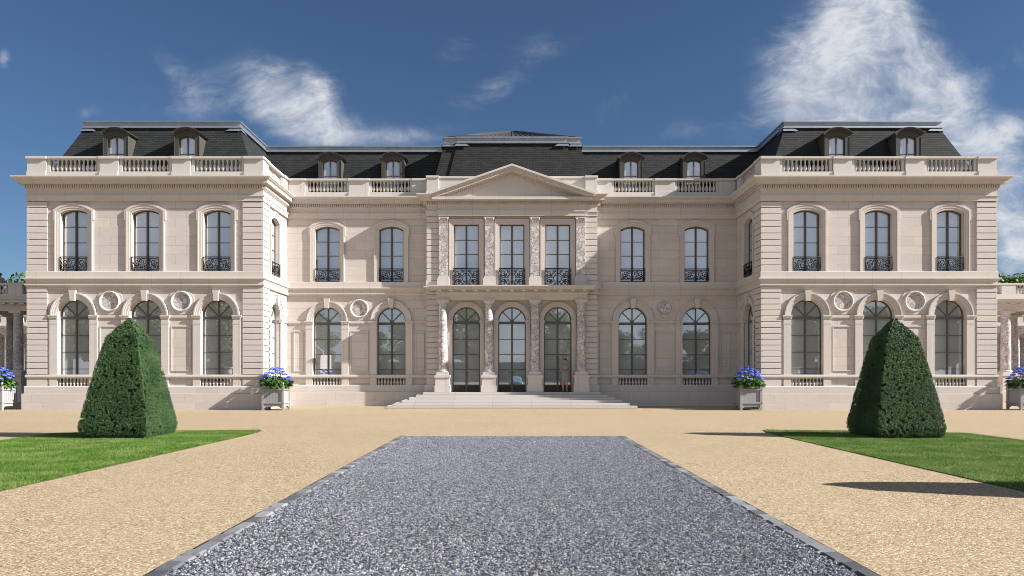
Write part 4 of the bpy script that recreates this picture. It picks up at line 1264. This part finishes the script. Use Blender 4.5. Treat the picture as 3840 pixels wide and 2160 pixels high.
# ------------------------------------------------------------------ people
M_SKIN = simple('skin', (.30, .175, .12), .55)
M_DRESS = simple('grey_dress_cloth', (.20, .205, .21), .85, 0, .2, 40, .08)
M_JACKET = simple('grey_jacket_cloth', (.22, .23, .25), .85, 0, .2, 40, .08)
M_TROUS = simple('dark_trouser_cloth', (.05, .05, .06), .85)
M_HAIR = simple('dark_brown_hair', (.018, .012, .009), .5)
M_SHOE = simple('black_shoe_leather', (.01, .01, .01), .35)
M_EYE = simple('dark_eye', (.02, .015, .01), .3)
def skin_body(chains, name, m, parent):
    """chains: list of list of (x,y,z,r); a chain starting with an int tuple ('j', key) joins a named vertex"""
    V = []; E = []; R = []; names = {}
    for ch in chains:
        prev = None
        for it in ch:
            if isinstance(it, str): prev = names[it]; continue
            x, y, z, r = it[:4]; V.append((x, y, z)); R.append(r); i = len(V)-1
            if prev is not None: E.append((prev, i))
            prev = i
            if len(it) > 4: names[it[4]] = i
    me = bpy.data.meshes.new('tmp_body'); me.from_pydata(V, E, []); o = bpy.data.objects.new('tmp_body', me); COL.objects.link(o)
    md_ = o.modifiers.new('skin', 'SKIN'); sb = o.modifiers.new('sub', 'SUBSURF'); sb.levels = 2; sb.render_levels = 2
    md_.use_smooth_shade = True
    for i, sv in enumerate(me.skin_vertices[0].data): sv.radius = (R[i], R[i]); sv.use_root = (i == 0)
    dg = bpy.context.evaluated_depsgraph_get(); dg.update()
    nm = bpy.data.meshes.new_from_object(o.evaluated_get(dg)); bpy.data.objects.remove(o)
    nm.name = name; nm.materials.clear(); nm.materials.append(m)
    nm.polygons.foreach_set('use_smooth', [True]*len(nm.polygons))
    ob = bpy.data.objects.new(name, nm); COL.objects.link(ob)
    if parent is not None: attach(ob, parent, local=True)
    return ob
def loft(rings, n=18, cap=True):
    mb = MB(); P = []; F = []
    for (cx, cy, z, rx, ry) in rings:
        for i in range(n):
            a = 2*PI*i/n; P.append((cx+rx*math.cos(a), cy+ry*math.sin(a), z))
    for r in range(len(rings)-1):
        for i in range(n): F.append((r*n+i, r*n+(i+1) % n, (r+1)*n+(i+1) % n, (r+1)*n+i))
    if cap: F += [list(range(n))[::-1], [(len(rings)-1)*n+i for i in range(n)]]
    mb.add(P, F, True, True)
    return mb
def hand(side, wx, wy, wz, dxy, key):
    """palm + five fingers from the wrist, pointing along dxy (towards the other hand) and slightly down"""
    d = Vector((dxy[0], dxy[1], -.25)).normalized(); up = Vector((0, 0, 1)); lat = d.cross(up).normalized(); up2 = lat.cross(d)
    w = Vector((wx, wy, wz)); ch = []
    pk = w+d*.07
    ch.append([key, (*(w+d*.035), .022), (*pk, .024, key+'p')])
    for i, ln in enumerate((.062, .072, .067, .052)):
        o = up2*(.027-.018*i)
        a = pk+o+d*.025; b = a+d*ln*.55+lat*.008*side; c = b+d*ln*.4+lat*.02*side
        ch.append([key+'p', (*a, .0085), (*b, .008), (*c, .007)])
    a = w+d*.045+up2*.03; ch.append([key, (*a, .010), (*(a+d*.03+up2*.012), .009), (*(a+d*.055+up2*.008), .0075)])
    return ch
def make_person(loc, label, rz, dress, head_turn, bun):
    rt = root('person', loc, label, 'person', None, rz)
    hz = 1.585
    T = head_turn
    hd = Vector((math.sin(T), -math.cos(T), 0))      # facing direction of the head
    ch = [[(0, 0, .95, .118, 'pelvis'), (0, .005, 1.08, .098), (0, .0, 1.22, .112, 'chest'), (0, .01, 1.36, .085, 'neckb'), (0, .005, 1.45, .045), (*(hd*.01), 1.52, .05, 'jaw'), (*(hd*.015), 1.585, .080, 'skull'), (*(hd*-.005), 1.655, .078), ]]
    ch[0][5] = (hd.x*.02, hd.y*.02, 1.515, .055, 'jaw'); ch[0][6] = (hd.x*.012, hd.y*.012, 1.59, .078, 'skull'); ch[0][7] = (-hd.x*.008, -hd.y*.008, 1.655, .074)
    ch.append(['skull', (hd.x*.088, hd.y*.088, 1.575, .012), (hd.x*.103, hd.y*.103, 1.56, .010)])
    sd = Vector((-hd.y, hd.x, 0))
    for s in (-1, 1): ch.append(['skull', (sd.x*s*.078, sd.y*s*.078, 1.578, .012), (sd.x*s*.088-hd.x*.01, sd.y*s*.088-hd.y*.01, 1.585, .012)])
    for s in (-1, 1):
        k = 'L' if s < 0 else 'R'
        el = (s*.225, -.02, 1.10)
        wr = (s*.075, -.17, 1.045) if s < 0 else (s*.085, -.165, 1.065)
        ch.append(['neckb', (s*.10, .01, 1.37, .055), (s*.165, .015, 1.345, .052), (s*.20, .01, 1.23, .042), (*el, .036), ((el[0]+wr[0])/2, (el[1]+wr[1])/2-.01, 1.075, .033), (*wr, .022, 'w'+k)])
        ch += hand(s, *wr, (-s, -.35), 'w'+k)
        kx = s*.09
        ch.append(['pelvis', (s*.085, 0, .86, .092), (s*.092, -.008, .68, .076), (kx, -.015, .50, .056), (kx+s*.004, .012, .36, .053), (kx+s*.01, .012, .20, .036), (kx+s*.012, .005, .085, .030), (kx+s*.016, -.055, .045, .028), (kx+s*.02, -.115, .025, .022)])
    skin_body(ch, 'body', M_SKIN, rt)
    # hair cap and bun, eyes, lips
    h = MB()
    P = []; F = []; n = 18; m_ = 9
    for j in range(m_+1):
        ph = PI*.60*j/m_
        for i in range(n):
            a = 2*PI*i/n
            fr = math.cos(a)            # +1 = facing
            phh = ph*(.62 if fr > .55 else (.62+.38*min(1, (.55-fr)/.5)))
            v = hd*(math.cos(a)*math.sin(phh)*.092)+sd*(math.sin(a)*math.sin(phh)*.084)
            P.append((v.x-hd.x*.006, v.y-hd.y*.006, 1.618+.098*math.cos(phh)))
    for j in range(m_):
        for i in range(n): F.append((j*n+i, j*n+(i+1) % n, (j+1)*n+(i+1) % n, (j+1)*n+i))
    h.add(P, F, True, True)
    if bun:
        c = -hd*.105
        h.lathe([(.005, -.045), (.035, -.032), (.045, 0), (.035, .032), (.005, .045)], (c.x, c.y, 1.65), 12)
    h.build('hair', M_HAIR, rt, local=True)
    for s in (-1, 1):
        c = hd*.077+sd*(s*.031); e = MB(); e.lathe([(.001, -.008), (.010, 0), (.001, .008)], (c.x, c.y, 1.605), 8); e.build('eye', M_EYE, rt, local=True)
    e = MB(); c = hd*.080; e.tube([(c.x+sd.x*-.022, c.y+sd.y*-.022, 1.527), (c.x+hd.x*.006, c.y+hd.y*.006, 1.527), (c.x+sd.x*.022, c.y+sd.y*.022, 1.527)], .006, 5, raw=True)
    e.build('lips', simple('lip_skin', (.35, .12, .10), .5), rt, local=True)
    if dress:
        d = loft([(0, 0, .58, .165, .125), (0, 0, .62, .172, .13), (0, .005, .78, .195, .145), (0, .01, .93, .195, .145), (0, .005, 1.06, .145, .115), (0, 0, 1.12, .142, .115), (0, -.005, 1.24, .17, .135), (0, .0, 1.33, .185, .115), (0, .008, 1.385, .165, .09), (0, .008, 1.42, .085, .07), (0, .006, 1.43, .062, .058)], 20)
        d.build('dress', M_DRESS, rt, local=True)
        for s in (-1, 1):
            sl_ = MB(); sl_.tube([(s*.10, .008, 1.385), (s*.17, .014, 1.355), (s*.215, .012, 1.285)], [.055, .064, .058], 10, raw=True); sl_.build('cap_sleeve', M_DRESS, rt, local=True)
    else:
        d = loft([(0, 0, .80, .20, .145), (0, .005, .95, .205, .15), (0, .005, 1.08, .18, .135), (0, 0, 1.24, .20, .145), (0, .0, 1.33, .205, .125), (0, .008, 1.39, .17, .095), (0, .008, 1.43, .085, .075), (0, .006, 1.455, .062, .06)], 20)
        d.build('jacket', M_JACKET, rt, local=True)
        for s in (-1, 1):
            sl_ = MB(); wr = (s*.10, -.15, 1.055); sl_.tube([(s*.10, .008, 1.385), (s*.175, .014, 1.345), (s*.215, .01, 1.22), (s*.23, -.02, 1.10), (s*.17, -.09, 1.07), wr], [.06, .066, .058, .05, .044, .036], 10, raw=True); sl_.build('sleeve', M_JACKET, rt, local=True)
            l_ = MB(); l_.tube([(s*.085, 0, .92), (s*.092, -.005, .68), (s*.09, -.01, .48), (s*.10, .01, .08)], [.11, .092, .075, .06], 10, raw=True); l_.build('trouser_leg', M_TROUS, rt, local=True)
    for s in (-1, 1):
        f = MB(); kx = s*.103
        f.add([(kx-.04, .05, 0), (kx+.04, .05, 0), (kx+.045, -.08, 0), (kx+.015, -.155, 0), (kx-.015, -.155, 0), (kx-.04, -.08, 0), (kx-.03, .045, .075), (kx+.03, .045, .075), (kx+.035, -.07, .05), (kx+.012, -.145, .03), (kx-.012, -.145, .03), (kx-.035, -.07, .05)],
              [(5, 4, 3, 2, 1, 0), (6, 7, 8, 9, 10, 11)]+[(i, (i+1) % 6, 6+(i+1) % 6, 6+i) for i in range(6)], True)
        f.build('shoe', M_SHOE, rt, local=True)
    return rt
make_person((2.68, 37.78, .747), 'woman in a short grey dress standing before the rightmost arched door, hands clasped', .12, True, -.75, True)
make_person((-31.45, 45.9, 6.17), 'person in a grey jacket standing on the terrace above the left colonnade', 0, False, -1.0, False)

# ------------------------------------------------------------------ what the windows reflect: lodge, urns, car
for sg, wh in ((-1, 'left'), (1, 'right')):
    rt = root('stone_urn', (sg*35.6, -23, 0), 'pale stone urn on a pedestal, reflected in the %s wing window' % wh, 'urn', 'stone urns before the park trees')
    p = MB(); p.box(-.42, .42, -.42, .42, 0, .2, raw=True); p.box(-.34, .34, -.34, .34, .2, 1.15, raw=True); p.box(-.40, .40, -.40, .40, 1.15, 1.27, raw=True); p.build('pedestal', M_TRIM, rt, local=True)
    p = MB(); p.lathe([(.24, 0), (.24, .05), (.13, .09), (.11, .2), (.16, .26), (.40, .42), (.46, .60), (.42, .80), (.40, 1.05), (.47, 1.18), (.66, 1.30), (.66, 1.36), (.5, 1.36), (.42, 1.2)], (0, 0, 1.27), 28); p.build('bowl', M_PAR, rt, local=True)
rt = root('gate_lodge', (-29.6, -32, 0), 'small gabled stone lodge with a pediment, reflected in a ground floor window', 'lodge')
p = MB(lambda u, w, z: (u, w, z)); hw, dp, hh = 2.1, 3.2, 4.9
ar = opening(0, .62, 0, 2.5, .6199, 14)
p.plate(rect(-hw, hw, 0, hh), [ar], dp, .3)
p.add([(-hw, -dp, 0), (-hw, dp, 0), (-hw, dp, hh), (-hw, -dp, hh)], [(0, 1, 2, 3)]); p.add([(hw, -dp, 0), (hw, dp, 0), (hw, dp, hh), (hw, -dp, hh)], [(0, 1, 2, 3)]); p.add([(-hw, -dp, 0), (hw, -dp, 0), (hw, -dp, hh), (-hw, -dp, hh)], [(0, 1, 2, 3)])
p.build('wall', M_WALL, rt, local=True)
p = MB(lambda u, w, z: (u, w, z)); p.prism([(-hw-.35, hh), (hw+.35, hh), (0, hh+1.9)], dp-.1, dp+.1); p.band([(-hw-.35, hh), (0, hh+1.9), (hw+.35, hh)], [(-hw-.55, hh), (0, hh+2.15), (hw+.55, hh)], dp-.1, dp+.4); p.box(-hw-.4, hw+.4, dp-.1, dp+.35, hh-.35, hh+.04); p.build('pediment', M_TRIM, rt, local=True)
p = MB(); p.add([(-hw-.4, dp+.05, hh), (hw+.4, dp+.05, hh), (hw+.4, -dp-.3, hh), (-hw-.4, -dp-.3, hh), (0, dp+.05, hh+2.1), (0, -dp-.3, hh+2.1)], [(0, 3, 5, 4), (1, 4, 5, 2), (2, 5, 3), (0, 4, 1)], raw=True); p.build('roof', M_SLATE, rt, local=True)
p = MB(lambda u, w, z: (u, w, z)); p.prism(opening(0, .6, 0, 2.5, .58, 14), dp-.28, dp-.24); p.build('door', M_FRAME, rt, local=True)
p = MB(lambda u, w, z: (u, w, z))
for sg in (-1, 1): p2 = MB(lambda u, w, z: (u, w, z)); p2.box(*sorted((sg*(hw-.5), sg*(hw+.02))), dp-.4, dp+.12, 0, hh-.35); p2.build('pilaster', M_TRIM, rt, local=True)

M_CAR = simple('pale_blue_car_paint', (.09, .26, .36), .25, 0, .6)
M_CHROME = simple('chrome', (.6, .6, .62), .15, 1.0)
M_TYRE = simple('black_tyre_rubber', (.012, .012, .012), .8)
M_LAMP = simple('headlamp_glass', (.7, .7, .68), .1)
rt = root('vintage_car', (.46, -9.5, 0), 'pale blue rounded vintage car parked on the grey drive, reflected in the middle door', 'car')
def car_sec(y, hw, z0, z1, n=20, e=2.6):
    P = []
    for i in range(n):
        a = 2*PI*i/n; c, s_ = math.cos(a), math.sin(a)
        P.append((hw*math.copysign(abs(c)**(2/e), c), y, (z0+z1)/2+(z1-z0)/2*math.copysign(abs(s_)**(2/e), s_)))
    return P
def car_loft(secs, n=20):
    mb = MB(); P = []; F = []
    for q in secs: P += car_sec(*q, n=n)
    for r in range(len(secs)-1):
        for i in range(n): F.append((r*n+i, r*n+(i+1) % n, (r+1)*n+(i+1) % n, (r+1)*n+i))
    F += [list(range(n)), [(len(secs)-1)*n+i for i in range(n)]]
    mb.add(P, F, True, True); return mb
car_loft([(2.15, .62, .42, .74), (2.0, .78, .30, .90), (1.3, .84, .26, .98), (.5, .86, .26, 1.0), (-.9, .86, .26, 1.0), (-1.7, .82, .30, .94), (-2.1, .66, .40, .78)]).build('body', M_CAR, rt, local=True)
cb = car_loft([(.75, .60, .85, .98), (.35, .66, .80, 1.36), (-.2, .68, .80, 1.46), (-.8, .66, .80, 1.40), (-1.35, .58, .82, 1.02)]).build('cabin', M_CAR, rt, local=True)
p = MB(); p.add([(-.52, .71, 1.02), (.52, .71, 1.02), (.46, .43, 1.31), (-.46, .43, 1.31)], [(0, 1, 2, 3)], raw=True); p.build('windscreen', M_GLASS, rt, local=True)
for y, nm in ((2.16, 'front_bumper'), (-2.12, 'rear_bumper')):
    p = MB(); p.tube([(-.80, y-.12*(1 if y > 0 else -1), .42), (-.4, y+.03*(1 if y > 0 else -1), .42), (.4, y+.03*(1 if y > 0 else -1), .42), (.80, y-.12*(1 if y > 0 else -1), .42)], .05, 8, raw=True); p.build('bumper', M_CHROME, rt, local=True)
for sx_ in (-1, 1):
    p = MB(lambda u, w, z, sx_=sx_: (sx_*.60+u*.1, 2.0+w*.12, .68+z*.1)); p.lathe([(.02, -1), (.7, -.7), (1, 0), (.9, .4), (.3, .6)], (0, 0, 0), 14, raw=False); p.build('headlight', M_LAMP, rt, local=True)
    for y in (1.25, -1.3):
        p = MB(lambda u, w, z, sx_=sx_, y=y: (sx_*.76+z, y+u, .33+w)); p.lathe([(.18, -.09), (.31, -.09), (.33, -.05), (.33, .05), (.31, .09), (.18, .09)], (0, 0, 0), 24, raw=False); w_ = p.build('wheel', M_TYRE, rt, local=True)
        p = MB(lambda u, w, z, sx_=sx_, y=y: (sx_*.76+z, y+u, .33+w)); p.lathe([(.19, -.07), (.12, -.095), (.12, .095), (.19, .07)], (0, 0, 0), 18, raw=False); p.build('rim', M_CHROME, w_, local=True)
